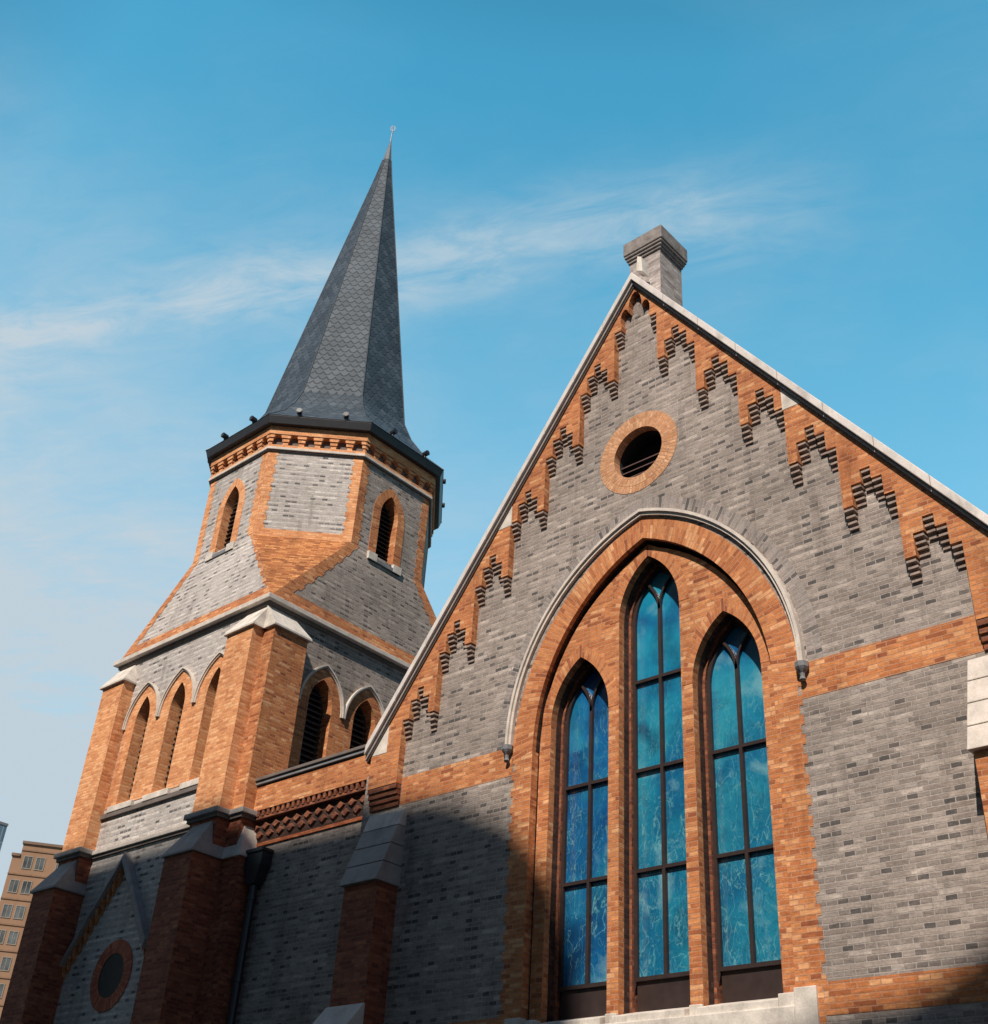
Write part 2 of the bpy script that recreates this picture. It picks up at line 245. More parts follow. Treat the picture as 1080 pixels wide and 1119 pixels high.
# ------------------------------------------------------------------ mesh helpers
class Fr:                                     # a wall frame: a along the wall, z up, d outwards
    def __init__(s, o, u, n): s.o = Vector(o); s.u = Vector(u); s.n = Vector(n)
    def __call__(s, a, z, d): return s.o+s.u*a+s.n*d+Vector((0, 0, z))
FAC = Fr((0, 0, 0), (1, 0, 0), (0, -1, 0))
class MB:
    def __init__(s): s.v = []; s.f = []; s.uv = []
    def face(s, pts, uv=None):
        pts = [Vector(p) for p in pts]; i = len(s.v); s.v += pts; s.f.append(list(range(i, i+len(pts))))
        if uv is None:
            n = Vector((0, 0, 0))
            for k in range(len(pts)):
                a, b = pts[k], pts[(k+1) % len(pts)]; n += Vector(((a.y-b.y)*(a.z+b.z), (a.z-b.z)*(a.x+b.x), (a.x-b.x)*(a.y+b.y)))
            n = n.normalized() if n.length > 1e-12 else Vector((0, 0, 1))
            if abs(n.z) > 0.96: uv = [(p.x, p.y) for p in pts]
            else:
                t = Vector((-n.y, n.x, 0)).normalized(); q = 1/math.sqrt(max(1e-6, 1-n.z*n.z))
                if abs(n.z) < 0.02: q = 1
                uv = [(p.dot(t)+3.17*round(n.x*2), p.z*q) for p in pts]
        s.uv.append(uv)
    def poly(s, F, outer, holes=(), d0=0.0, d1=0.1, back=True, rot=False, hole_walls=True):
        loops = [[Vector((a, z, 0)) for a, z in outer]]+[[Vector((a, z, 0)) for a, z in h] for h in holes]
        flat = [p for l in loops for p in l]
        for tri in tessellate_polygon(loops):
            P = [flat[i] for i in tri]
            if (P[1]-P[0]).cross(P[2]-P[0]).length < 1e-10: continue
            uv = [(p.y, p.x) for p in P] if rot else None
            s.face([F(p.x, p.y, d1) for p in P], uv)
            if back: s.face([F(p.x, p.y, d0) for p in reversed(P)])
        for li, l in enumerate(loops):
            if li and not hole_walls: continue
            for k in range(len(l)):
                a, b = l[k], l[(k+1) % len(l)]
                s.face([F(a.x, a.y, d0), F(b.x, b.y, d0), F(b.x, b.y, d1), F(a.x, a.y, d1)])
        return s
    def ring(s, F, inn, out, d0, d1, inner=True, outer=True, ends=True):   # two equal-length open profiles; bricks laid across
        L = 0
        for k in range(len(inn)-1):
            i0, i1, o0, o1 = inn[k], inn[k+1], out[k], out[k+1]
            dl = (math.hypot(i1[0]-i0[0], i1[1]-i0[1])+math.hypot(o1[0]-o0[0], o1[1]-o0[1]))/2
            w0 = math.hypot(o0[0]-i0[0], o0[1]-i0[1]); w1 = math.hypot(o1[0]-i1[0], o1[1]-i1[1])
            s.face([F(*i0, d1), F(*i1, d1), F(*o1, d1), F(*o0, d1)], [(0.02, L), (0.02, L+dl), (0.02+w1, L+dl), (0.02+w0, L)])
            if inner: s.face([F(*i0, d0), F(*i1, d0), F(*i1, d1), F(*i0, d1)], [(0, L), (0, L+dl), (d1-d0, L+dl), (d1-d0, L)])
            if outer: s.face([F(*o0, d0), F(*o1, d0), F(*o1, d1), F(*o0, d1)], [(0, L), (0, L+dl), (d1-d0, L+dl), (d1-d0, L)])
            L += dl
        if ends:
            for k in (0, -1): s.face([F(*inn[k], d0), F(*out[k], d0), F(*out[k], d1), F(*inn[k], d1)])
        return s
    def box(s, F, a0, a1, z0, z1, d0, d1, skip=''):
        c = lambda a, z, d: F(a, z, d)
        if 'f' not in skip: s.face([c(a0, z0, d1), c(a1, z0, d1), c(a1, z1, d1), c(a0, z1, d1)])
        if 'b' not in skip: s.face([c(a1, z0, d0), c(a0, z0, d0), c(a0, z1, d0), c(a1, z1, d0)])
        s.face([c(a0, z0, d0), c(a0, z0, d1), c(a0, z1, d1), c(a0, z1, d0)])
        s.face([c(a1, z0, d1), c(a1, z0, d0), c(a1, z1, d0), c(a1, z1, d1)])
        if 't' not in skip: s.face([c(a0, z1, d1), c(a1, z1, d1), c(a1, z1, d0), c(a0, z1, d0)])
        if 'u' not in skip: s.face([c(a0, z0, d0), c(a1, z0, d0), c(a1, z0, d1), c(a0, z0, d1)])
        return s
    def hexa(s, P):                            # eight corners: bottom 0-3, top 4-7
        for f in ((3, 2, 1, 0), (4, 5, 6, 7), (0, 1, 5, 4), (1, 2, 6, 5), (2, 3, 7, 6), (3, 0, 4, 7)): s.face([P[i] for i in f])
        return s
    def sweep(s, path, prof, closed=False):    # path: [(point, side_vec, up_vec)], prof: [(s,u)]
        n = len(prof); rows = [[p+a*x+b*y for x, y in prof] for p, a, b in path]
        m = len(rows)
        for k in range(m if closed else m-1):
            r0, r1 = rows[k], rows[(k+1) % m]
            for j in range(n): s.face([r0[j], r1[j], r1[(j+1) % n], r0[(j+1) % n]])
        if not closed: s.face(list(reversed(rows[0]))); s.face(rows[-1])
        return s
    def tube(s, a, b, r0, r1=None, n=10, caps=True):
        a = Vector(a); b = Vector(b); r1 = r0 if r1 is None else r1
        d = (b-a).normalized(); x = d.orthogonal().normalized(); y = d.cross(x)
        A = [a+x*math.cos(2*math.pi*k/n)*r0+y*math.sin(2*math.pi*k/n)*r0 for k in range(n)]
        B = [b+x*math.cos(2*math.pi*k/n)*r1+y*math.sin(2*math.pi*k/n)*r1 for k in range(n)]
        for k in range(n): s.face([A[k], A[(k+1) % n], B[(k+1) % n], B[k]])
        if caps: s.face(A[::-1]); s.face(B)
        return s
    def lathe(s, c, prof, n=16):
        c = Vector(c)
        rows = [[c+Vector((r*math.cos(2*math.pi*k/n), r*math.sin(2*math.pi*k/n), z)) for k in range(n)] for r, z in prof]
        for a, b in zip(rows, rows[1:]):
            for k in range(n): s.face([a[k], a[(k+1) % n], b[(k+1) % n], b[k]])
        s.face(rows[0][::-1]); s.face(rows[-1]); return s
    def build(s, name, mat, parent=None, bevel=0, smooth=False, kind=None):
        me = bpy.data.meshes.new(name)
        org = parent.location if parent is not None and parent.type == 'EMPTY' else Vector((0, 0, 0))
        base = parent
        while base is not None and base.parent is not None: base = base.parent
        if base is not None: org = base.location
        me.from_pydata([v-org for v in s.v], [], s.f)
        ul = me.uv_layers.new(name='UVMap'); i = 0
        for u in s.uv:
            for q in u: ul.data[i].uv = q; i += 1
        bm = bmesh.new(); bm.from_mesh(me); bmesh.ops.remove_doubles(bm, verts=bm.verts, dist=1e-5)
        bmesh.ops.recalc_face_normals(bm, faces=bm.faces); bm.to_mesh(me); bm.free()
        if smooth:
            for q in me.polygons: q.use_smooth = True
        me.materials.append(M[mat] if isinstance(mat, str) else mat)
        o = bpy.data.objects.new(name, me); COL.objects.link(o)
        if parent is not None: o.parent = parent
        else: pass
        if bevel:
            bv = o.modifiers.new('bevel', 'BEVEL'); bv.width = bevel; bv.segments = 2; bv.limit_method = 'ANGLE'; bv.angle_limit = R(35)
        if kind: o['kind'] = kind
        return o
def thing(name, label, cat, loc, group=None):
    o = bpy.data.objects.new(name, None); COL.objects.link(o); o.location = loc; o.empty_display_size = 0.5
    o['label'] = label; o['category'] = cat
    if group: o['group'] = group
    bpy.context.view_layer.update(); return o
def lancet(c, w, spring, rise, n=12):         # from left spring over the apex to right spring
    Rr = (w*w+rise*rise)/(2*w); th = math.asin(min(1, rise/Rr)); pts = []
    for k in range(n+1):
        t = th*k/n; pts.append((c-(w-Rr)-Rr*math.cos(t) if False else c+(Rr-w)-Rr*math.cos(t), spring+Rr*math.sin(t)))
    return pts+[(2*c-a, z) for a, z in reversed(pts[:-1])]
def opening(c, w, sill, spring, rise, n=12):
    return [(c-w, sill)]+lancet(c, w, spring, rise, n)+[(c+w, sill)]
def circ(c, z, r, n=40): return [(c+r*math.cos(2*math.pi*k/n), z+r*math.sin(2*math.pi*k/n)) for k in range(n)]
def toothed(a, z0, z1, step, amp, side=1):    # vertical edge with brick teeth, from z0 up to z1
    pts = []; z = z0; k = 0
    while z < z1-1e-6:
        z2 = min(z+step, z1); x = a+side*(amp if k % 2 else 0); pts += [(x, z), (x, z2)]; z = z2; k += 1
    return pts

# ------------------------------------------------------------------ the setting: ground and street
def structure(o): o['kind'] = 'structure'; return o
m, nt, p = newmat('asphalt'); g = N(nt, 'ShaderNodeTexCoord'); n1 = N(nt, 'ShaderNodeTexNoise', inp={'Scale': 30.0, 'Detail': 8}); nt.links.new(g.outputs['Object'], n1.inputs['Vector'])
nt.links.new(ramp(nt, n1.outputs[0], [(0.3, (0.035, 0.035, 0.037)), (0.7, (0.07, 0.07, 0.072))]), p.inputs['Base Color']); p.inputs['Roughness'].default_value = 0.9; M['asphalt'] = m
m, nt, p = newmat('paving'); uv = N(nt, 'ShaderNodeUVMap')
br = N(nt, 'ShaderNodeTexBrick', inp={'Color1': (0.10, 0.097, 0.095, 1), 'Color2': (0.14, 0.136, 0.13, 1), 'Mortar': (0.1, 0.1, 0.1, 1), 'Scale': 1.0, 'Brick Width': 0.6, 'Row Height': 0.4, 'Mortar Size': 0.008}); nt.links.new(uv.outputs[0], br.inputs['Vector']); nt.links.new(br.outputs[0], p.inputs['Base Color']); M['paving'] = m
structure(MB().face([Vector((-900, -900, -0.02)), Vector((900, -900, -0.02)), Vector((900, 900, -0.02)), Vector((-900, 900, -0.02))]) or None) if False else None
gm = MB(); gm.face([(-900, -900, -0.14), (900, -900, -0.14), (900, 900, -0.14), (-900, 900, -0.14)]); structure(gm.build('ground', 'paving'))
rm = MB(); rm.face([(-300, -25, -0.13), (300, -25, -0.13), (300, -17.5, -0.13), (-300, -17.5, -0.13)]); structure(rm.build('road', 'asphalt'))
pm = MB(); pm.box(Fr((0, 0, 0), (1, 0, 0), (0, -1, 0)), -300, 300, -0.15, 0.0, -40, 17.5); structure(pm.build('pavement', 'paving'))

# ==================================================================  THE CHURCH HALL (gable front)
CH = thing('church_hall', 'grey brick church gable with orange trim and three tall blue lancet windows under one arch', 'church', (0, 0, 0))
X0 = 0.03; SL = 1.37; ZA = 19.45                      # centre line, roof slope, coping apex
def zr(x, drop=0.0): return ZA-drop-SL*abs(x-X0)
CW = 0.06                                             # window centre line
W_IN, W_OUT, SPR = 2.39, 2.86, 9.55
arch_in = lancet(CW, W_IN, 9.62, 3.49, 18); arch_out = lancet(CW, W_OUT, 9.51, 4.05, 18)
SILL = 5.2
big_hole = [(CW-W_IN-0.02, 4.6)]+lancet(CW, W_IN+0.02, 9.6, 3.53, 18)+[(CW+W_IN+0.02, 4.6)]
CZ, CR0, CR1 = 15.05, 0.55, 0.89; CX = -0.03
XE = 6.62
wall_out = [(-XE, 0), (XE, 0), (XE, zr(XE, 0.35)), (X0, ZA-0.35), (-XE, zr(-XE, 0.35))]
MB().poly(FAC, wall_out, [big_hole[::-1], circ(CX, CZ, CR0+0.02)], -0.6, 0.0).build('gable_wall', 'grey', CH)
# orange border of the big arch: toothed outside below the springing
b = MB(); b.ring(FAC, arch_in, arch_out, -0.16, 0.008)
b.build('arch_surround', 'orange_head', CH)
for s in (-1, 1):
    e = toothed(CW+s*2.79, 4.75, 9.56, 0.152, 0.055, s)
    pts = [(CW+s*W_IN, 9.62), (CW+s*W_IN, 4.75)]+e+[(CW+s*W_OUT, 9.51)]
    MB().poly(FAC, pts, (), -0.16, 0.007, back=False).build('jamb_surround', 'orange', CH)
# orange bands
def band(x0, x1, z0, z1, d=0.006, mat='orange'): return MB().box(FAC, x0, x1, z0, z1, -0.03, d, skip='b').build('brick_band', mat, CH)
band(-5.58, CW-2.84, 9.25, 9.79); band(CW+2.84, 5.64, 9.25, 9.82)
band(CW+2.80, 5.5, 4.86, 5.27); band(-5.5, CW-2.80, 4.86, 5.27)
# hood mould with label stops
hi = lancet(CW, W_OUT-0.01, 9.75, 3.80, 24); 
def hood(F, c, w, spring, rise, th, d, name, parent, mat='stone', n=24, stops=True, down=0.0, d0=0.0):
    i_ = lancet(c, w, spring, rise, n); o_ = lancet(c, w+th, spring, rise+th*1.12, n)
    m1 = [((a+p)/2, (b_+q)/2) for (a, b_), (p, q) in zip(i_, o_)]
    if down: i_ = [(c-w, spring-down)]+i_+[(c+w, spring-down)]; o_ = [(c-w-th, spring-down)]+o_+[(c+w+th, spring-down)]; m1 = [(c-w-th/2, spring-down)]+m1+[(c+w+th/2, spring-down)]
    mb = MB(); mb.ring(F, m1, o_, d0, d); mb.ring(F, i_, m1, d0, d*0.62)
    o = mb.build(name, mat, parent)
    return o
hood(FAC, CW, W_OUT-0.005, 9.80, 3.76, 0.105, 0.11, 'hood_mould', CH, 'stone')
MB().ring(FAC, lancet(CW, W_OUT+0.13, 9.80, 3.885, 18), lancet(CW, W_OUT+0.38, 9.80, 4.16, 18), -0.05, 0.004, ends=False).build('relieving_arch', brick_mat('grey_voussoir_brick', [(0.0, (0.10, 0.09, 0.09)), (0.14, (0.16, 0.14, 0.13)), (0.22, (0.27, 0.23, 0.21)), (1.0, (0.37, 0.31, 0.285))], (0.38, 0.33, 0.30), bw=0.33, rh=0.078, english=False, weather=0.2), CH)
for s in (-1, 1):
    mb = MB(); xc = CW+s*(W_OUT+0.06)
    mb.lathe(FAC(xc, 0, 0.075), [(0.025, 9.50), (0.05, 9.52), (0.035, 9.57), (0.04, 9.62), (0.08, 9.67), (0.105, 9.71), (0.11, 9.79), (0.08, 9.80)], 8)
    mb.build('label_stop', 'dark_stone', CH, smooth=False)
# recessed panel with three lancets
WIN = [(CW-1.48, 10.1, 1.13), (CW, 11.68, 1.13), (CW+1.48, 10.1, 1.13)]
PW = 0.632
pan = [(CW-W_IN-0.1, 5.0)]+lancet(CW, W_IN+0.1, 9.6, 3.6, 18)+[(CW+W_IN+0.1, 5.0)]
holes = [opening(c, PW, 5.0, sp, ri)[::-1] for c, sp, ri in WIN]
# holes reach the panel's foot, so cut them as notches along the bottom edge
def notched(outer_arch, x0, x1, zb, wins, w, n=12):
    pts = [(x0, zb)]
    pts += outer_arch
    pts += [(x1, zb)]
    for c, sp, ri in reversed(wins):
        pts += [(c+w, zb)]+list(reversed(lancet(c, w, sp, ri, n)))+[(c-w, zb)]
    return pts
MB().poly(FAC, notched(lancet(CW, W_IN-0.035, 9.6, 3.40, 18), CW-W_IN+0.035, CW+W_IN-0.035, 5.0, WIN, PW), (), -0.42, -0.15).build('window_panel', 'orange', CH)
M['sooty_brick'] = brick_mat('soot_blackened_brick', [(0.0, (0.035, 0.02, 0.018)), (0.6, (0.075, 0.035, 0.025)), (1.0, (0.13, 0.06, 0.04))], (0.06, 0.04, 0.035), weather=0.3)  # soffit shade put into a near-black brick colour; the frieze backing shares it
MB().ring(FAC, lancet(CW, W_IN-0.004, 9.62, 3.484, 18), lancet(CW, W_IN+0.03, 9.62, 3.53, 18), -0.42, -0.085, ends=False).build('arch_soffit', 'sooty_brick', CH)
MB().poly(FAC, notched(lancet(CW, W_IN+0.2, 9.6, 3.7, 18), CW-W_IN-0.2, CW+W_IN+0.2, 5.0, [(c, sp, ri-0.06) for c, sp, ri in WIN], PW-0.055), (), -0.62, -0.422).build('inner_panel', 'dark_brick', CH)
for c, sp, ri in WIN:
    MB().ring(FAC, lancet(c, PW-0.001, sp, ri, 14), lancet(c, PW+0.20, sp, ri+0.235, 14), -0.3, -0.144, ends=False).build('lancet_arch', 'orange_head', CH)
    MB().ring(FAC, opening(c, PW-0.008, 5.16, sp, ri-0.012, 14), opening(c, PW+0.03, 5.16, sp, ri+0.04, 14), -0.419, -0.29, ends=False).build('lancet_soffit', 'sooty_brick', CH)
# header bricks laid upright above the lancets
# windows
labs = ['left blue lancet window', 'tall middle turquoise lancet window', 'right teal lancet window']
for k, (c, sp, ri) in enumerate(WIN):
    d0, d1 = -0.56, -0.47; fo, fi = PW-0.03, PW-0.115
    w = MB(); w.ring(FAC, opening(c, fi, 5.72, sp, ri-0.14), opening(c, fo+0.04, 5.2, sp, ri-0.0), d0-0.06, d1, ends=False)
    w.box(FAC, c-fi-0.02, c+fi+0.02, 5.2, 5.72, d0-0.03, d1-0.03)            # bottom panel
    w.box(FAC, c-fi-0.02, c+fi+0.02, 5.68, 5.74, d0, d1+0.02)
    w.box(FAC, c-0.028, c+0.028, 5.72, sp+0.28, d0, d1+0.01)                 # mullion
    for z in ([7.34, 8.99, 10.59] if k == 1 else [7.34, 8.99]): w.box(FAC, c-fi-0.01, c+fi+0.01, z-0.028, z+0.028, d0, d1+0.005)
    # Y tracery: two bars curving from the mullion to the frame
    Rr = (fi*fi+(ri-0.14)**2)/(2*fi)
    for s in (-1, 1):
        pi_, po_ = [], []
        for q in range(9):
            t = q/8*math.asin(min(1, (ri-0.3)/Rr))*0.98
            rx = Rr-Rr*math.cos(t)
            x = c+s*rx; z = sp+0.20+Rr*math.sin(t)*0.78
            if abs(x-c) < fi: pi_.append((x-0.024, z)); po_.append((x+0.024, z+0.01))
        w.ring(FAC, pi_, po_, d0, d1+0.01)
    wo = w.build('lancet_window', 'frame', CH); wo['label'] = labs[k]
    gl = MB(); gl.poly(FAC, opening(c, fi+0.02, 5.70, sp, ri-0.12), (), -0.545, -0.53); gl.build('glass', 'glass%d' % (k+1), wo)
# sill stones
s = MB()
def sillprof(a0, a1, zf, dfront):
    s.hexa([FAC(a0, 4.72, -0.62), FAC(a1, 4.72, -0.62), FAC(a1, 4.72, dfront), FAC(a0, 4.72, dfront), FAC(a0, zf+0.17, -0.62), FAC(a1, zf+0.17, -0.62), FAC(a1, zf, dfront), FAC(a0, zf, dfront)])
for k, (c, sp, ri) in enumerate(WIN): sillprof(c-PW-0.003, c+PW+0.003, 5.12, 0.02)
s.build('window_sill', 'white', CH, bevel=0.012)
for a0, a1, dd_ in ((CW-1.48+PW+0.003, CW-PW-0.003, -0.1), (CW+PW+0.003, CW+1.48-PW-0.003, -0.1), (CW-W_IN, CW-1.48-PW-0.003, 0.01), (CW+1.48+PW+0.003, CW+W_IN, 0.01)):
    MB().box(FAC, a0, a1, 4.72, 5.19, -0.6, dd_).build('sill_stool', 'white', CH, bevel=0.012)
s = MB(); s.box(FAC, CW-2.37, CW+2.37, 4.60, 5.02, -0.1, 0.06); s.build('sill_course', 'white', CH, bevel=0.02)
for sg in (-1, 1): MB().box(FAC, min(CW+sg*2.37, CW+sg*2.70), max(CW+sg*2.37, CW+sg*2.70), 4.55, 5.235, -0.1, 0.05).build('quoin_stone', 'white', CH, bevel=0.012)
# dark inside of the building
MB().box(FAC, -6.2, 6.2, 3, 11.0, -9.0, -1.2).build('interior', 'void', CH)
# round window
r = MB(); n = 40
inn = circ(CX, CZ, CR0, n); inn.append(inn[0]); out = circ(CX, CZ, CR1, n); out.append(out[0]); mid_ = circ(CX, CZ, 0.74, n); mid_.append(mid_[0])
r.ring(FAC, inn, mid_, -0.17, 0.012, ends=False); r.ring(FAC, mid_, out, -0.02, 0.008, ends=False)
rw = r.build('round_window', brick_mat('pale_orange_voussoir', [(0.0, (0.50, 0.22, 0.10)), (0.5, (0.60, 0.29, 0.14)), (1.0, (0.70, 0.38, 0.21))], (0.50, 0.30, 0.19), bw=0.16, rh=0.07, english=False, weather=0.15), CH)
MB().ring(FAC, circ(CX, CZ, 0.545, n)+[circ(CX, CZ, 0.545, n)[0]], circ(CX, CZ, 0.58, n)+[circ(CX, CZ, 0.58, n)[0]], -0.56, -0.168, ends=False).build('dark_drum', 'void', rw)  # near-black liner: shade inside the opening put into its colour
lv = MB()
for k in range(4):
    z = CZ-0.42+k*0.14; hw = math.sqrt(max(0.02, CR0**2-(z-CZ)**2))
    lv.hexa([FAC(CX-hw, z-0.05, -0.20), FAC(CX+hw, z-0.05, -0.20), FAC(CX+hw, z-0.07, -0.20), FAC(CX-hw, z-0.07, -0.20), FAC(CX-hw, z+0.06, -0.32), FAC(CX+hw, z+0.06, -0.32), FAC(CX+hw, z+0.04, -0.32), FAC(CX-hw, z+0.04, -0.32)])
lv.build('louvre', flat_mat('reddish_louvre', (0.10, 0.05, 0.045), 0.6), rw)
MB().poly(FAC, circ(CX, CZ, CR0+0.01), (), -0.60, -0.55).build('dark_backing', 'void', rw)

# raking corbel table: stepped orange plate, 0.15 proud
PD = 0.15; UW = 0.852; E0 = 0.515; st = UW/5
def half_profile():                                  # from the apex outwards, (|x|, z)
    P = [(0.0, 19.03-0.45), (0.0, 19.03-0.45)]
    P = [(0.0, 19.0), (0.07, 18.95), (0.13, 18.83), (0.16, 18.68), (0.165, 18.52), (0.19, 18.60), (0.25, 18.64), (0.31, 18.60), (0.355, 18.48), (0.36, 18.34), (0.33, 18.24), (0.345, 18.14), (E0, 18.14)]
    for j in range(6):
        x = E0+UW*j; z0 = 16.94-1.203*j
        for k, h in enumerate((0, 0.37, 0.6, 0.37, 0)):
            P += [(x+st*k, z0+h), (x+st*(k+1), z0+h)]
    return P
hp = half_profile(); XP = 6.42; PB = 9.66
for s in (-1, 1):
    pts = [(X0+s*x, z) for x, z in hp]+[(X0+s*(E0+UW*6), PB), (X0+s*XP, PB), (X0+s*XP, ZA-0.30-SL*XP), (X0, ZA-0.30)]
    MB().poly(FAC, pts, (), -0.02, PD).build('corbel_plate', 'orange', CH)
def corbel(x0, x1, ztop, n=4, ch=0.0925, name='corbel', dmax=PD, parent=None):
    mb = MB()
    for i in range(n):
        d = dmax*(1-(i+0.25)/(n+0.3)); d += random.uniform(-0.008, 0.006); zt = ztop-0.040-i*ch+random.uniform(-0.006, 0.004); j0, j1 = random.uniform(0, 0.012), random.uniform(0, 0.012); mb.box(FAC, x0+0.004+j0, x1-0.004-j1, zt-ch+0.056, zt, -0.02, d)
        mb.box(FAC, x0+0.05, x1-0.05, zt, zt+0.056, -0.02, max(0.010, d*0.25), skip='tu')
    return mb
for s in (-1, 1):
    for j in range(6):
        x = E0+UW*j; z0 = 16.94-1.203*j; mb = MB()
        for k, h in enumerate((0, 0.37, 0.6, 0.37, 0)):
            a, b_ = sorted((X0+s*(x+st*k), X0+s*(x+st*(k+1)))); c_ = corbel(a, b_, z0+h)
            mb.v, mb.f, mb.uv = mb.v+c_.v, mb.f+[[i+len(mb.v) for i in f] for f in c_.f], mb.uv+c_.uv
        mb.build('stepped_corbel', 'corbel_brick', CH)
    a, b_ = sorted((X0+s*0.345, X0+s*E0)); corbel(a, b_, 18.14).build('stepped_corbel', 'corbel_brick', CH)
    a, b_ = sorted((X0+s*(E0+UW*6+0.0), X0+s*XP))
    mb = MB()
    for i in range(4): mb.box(FAC, a, b_, PB-0.105*(i+1)+0.012, PB-0.105*i-0.012, -0.02, PD*(1-(i+0.2)/4.4))
    for i in range(4): mb.box(FAC, a+0.01, b_-0.01, PB-0.105*(i+1)-0.012, PB-0.105*(i+1)+0.012, -0.02, PD*(1-(i+1.1)/4.4), skip='tu')
    mb.build('pier_corbel', 'dark_brick', CH)
# triangular kneeler stones let into the plate
for s in (-1, 1):
    for xa, xb, zb in ((3.05, 3.38, 14.47), (5.99, 6.50, 10.34) if s < 0 else (3.05, 3.38, 14.47)):
        if s > 0 and xa == 3.05 and xb == 3.38 and zb == 14.47 and False: continue
        zt = ZA-0.30-SL*xa
        MB().poly(FAC, [(X0+s*xa, zb), (X0+s*xb, zb), (X0+s*xb, max(zb+0.02, ZA-0.30-SL*xb)), (X0+s*xa, zt)], (), 0.05, PD+0.006).build('kneeler_stone', 'white', CH)
        if s > 0: break
# coping: stacked mouldings following the rake
for s in (-1, 1):
    A = Vector((X0, 0, 0)); L_ = 6.50 if s < 0 else 6.9
    def cp(d0, d1, t0, t1, mat, name, L=None):
        L = L or L_
        def pt(x, d, off): return FAC(X0+s*x, ZA-SL*x+off, d)
        q = math.sqrt(1+SL*SL)
        mb = MB(); nseg = 1
        mb.hexa([pt(0, d0, -t1*q), pt(L, d0, -t1*q), pt(L, d1, -t1*q), pt(0, d1, -t1*q), pt(0, d0, -t0*q), pt(L, d0, -t0*q), pt(L, d1, -t0*q), pt(0, d1, -t0*q)])
        return mb
    # coping slabs with open joints
    mb = MB(); q = math.sqrt(1+SL*SL); nS = 9; 
    for k in range(nS):
        xa = L_*k/nS+(0.004 if k else 0); xb = L_*(k+1)/nS-0.004
        def pt(x, d, off): return FAC(X0+s*x, ZA-SL*x+off, d)
        P8 = [pt(xa, -0.75, -0.12*q), pt(xb, -0.75, -0.12*q), pt(xb, 0.29, -0.12*q), pt(xa, 0.29, -0.12*q), pt(xa, -0.75, 0.035*q), pt(xb, -0.75, 0.035*q), pt(xb, 0.28, 0.0), pt(xa, 0.28, 0.0)]
        mb.hexa(P8)
    mb.build('coping', 'coping', CH, bevel=0.012)
    cp(-0.6, 0.235, 0.12, 0.14, 'sooty', '').build('coping_bed_mould', 'sooty', CH)
    cp(-0.6, 0.225, 0.14, 0.172, 'coping', '').build('coping_bed_mould', 'mid_stone', CH)
    cp(-0.6, 0.185, 0.172, 0.195, 'sooty', '').build('coping_bed_mould', 'sooty', CH)
# small stone fixture at the apex
MB().hexa([FAC(0.10, 19.5, -0.02), FAC(0.26, 19.4, -0.02), FAC(0.26, 19.4, 0.2), FAC(0.10, 19.5, 0.2), FAC(0.10, 19.95, -0.02), FAC(0.20, 19.88, -0.02), FAC(0.20, 19.88, 0.16), FAC(0.10, 19.95, 0.16)]).build('apex_stone', 'white', CH, bevel=0.01)
# roof behind the gable and the long side walls
for s in (-1, 1):
    def pt(x, y, off): return Vector((X0+s*x, y, ZA-0.55-SL*x+off))
    MB().hexa([pt(0, 0.5, -0.25), pt(6.7, 0.5, -0.25), pt(6.7, 24, -0.25), pt(0, 24, -0.25), pt(0, 0.5, 0), pt(6.7, 0.5, 0), pt(6.7, 24, 0), pt(0, 24, 0)]).build('roof', 'slate', CH)
    MB().box(Fr((0, 0.62, 0), (1, 0, 0), (0, -1, 0)), min(s*6.0, s*6.5), max(s*6.0, s*6.5), 0, 10.2, -23.5, 0.0).build('side_wall', 'grey', CH)
MB().poly(Fr((0, 24, 0), (1, 0, 0), (0, -1, 0)), [(-6.5, 0), (6.5, 0), (6.5, 10.0), (X0, 18.7), (-6.5, 10.0)], (), -0.5, 0).build('rear_wall', 'grey', CH)
# chimney on the apex
ch = MB(); CHX = -0.03; ch.box(Fr((CHX, 0.30, 0), (1, 0, 0), (0, -1, 0)), -0.39, 0.39, 18.2, 20.32, -0.80, 0.0)
chm = ch.build('chimney', brick_mat('chimney_brick', [(0, (0.26, 0.21, 0.19)), (0.3, (0.40, 0.34, 0.31)), (1, (0.52, 0.45, 0.42))], (0.42, 0.37, 0.35), weather=0.35, ms=0.004, bump=0.3), CH)
cc = MB(); F2 = Fr((CHX, 0.70, 0), (1, 0, 0), (0, -1, 0))
for k in range(4): e = 0.40+0.028*k; cc.box(F2, -e, e, 20.30+k*0.075, 20.30+k*0.075+0.058, -e, e); cc.box(F2, -e+0.02, e-0.02, 20.30+k*0.075+0.058, 20.30+(k+1)*0.075, -e+0.02, e-0.02, skip='tu')
e = 0.50; cc.box(F2, -e, e, 20.60, 20.95, -e, e)
cc.hexa([F2(-e, 20.95, -e), F2(e, 20.95, -e), F2(e, 20.95, e), F2(-e, 20.95, e), F2(-0.36, 21.10, -0.36), F2(0.36, 21.10, -0.36), F2(0.36, 21.10, 0.36), F2(-0.36, 21.10, 0.36)])
cc.build('chimney_cap', stone_mat('chimney_cap_stone', (0.30, 0.26, 0.24), var=0.45, scale=5, stain=0.9), chm, bevel=0.02)

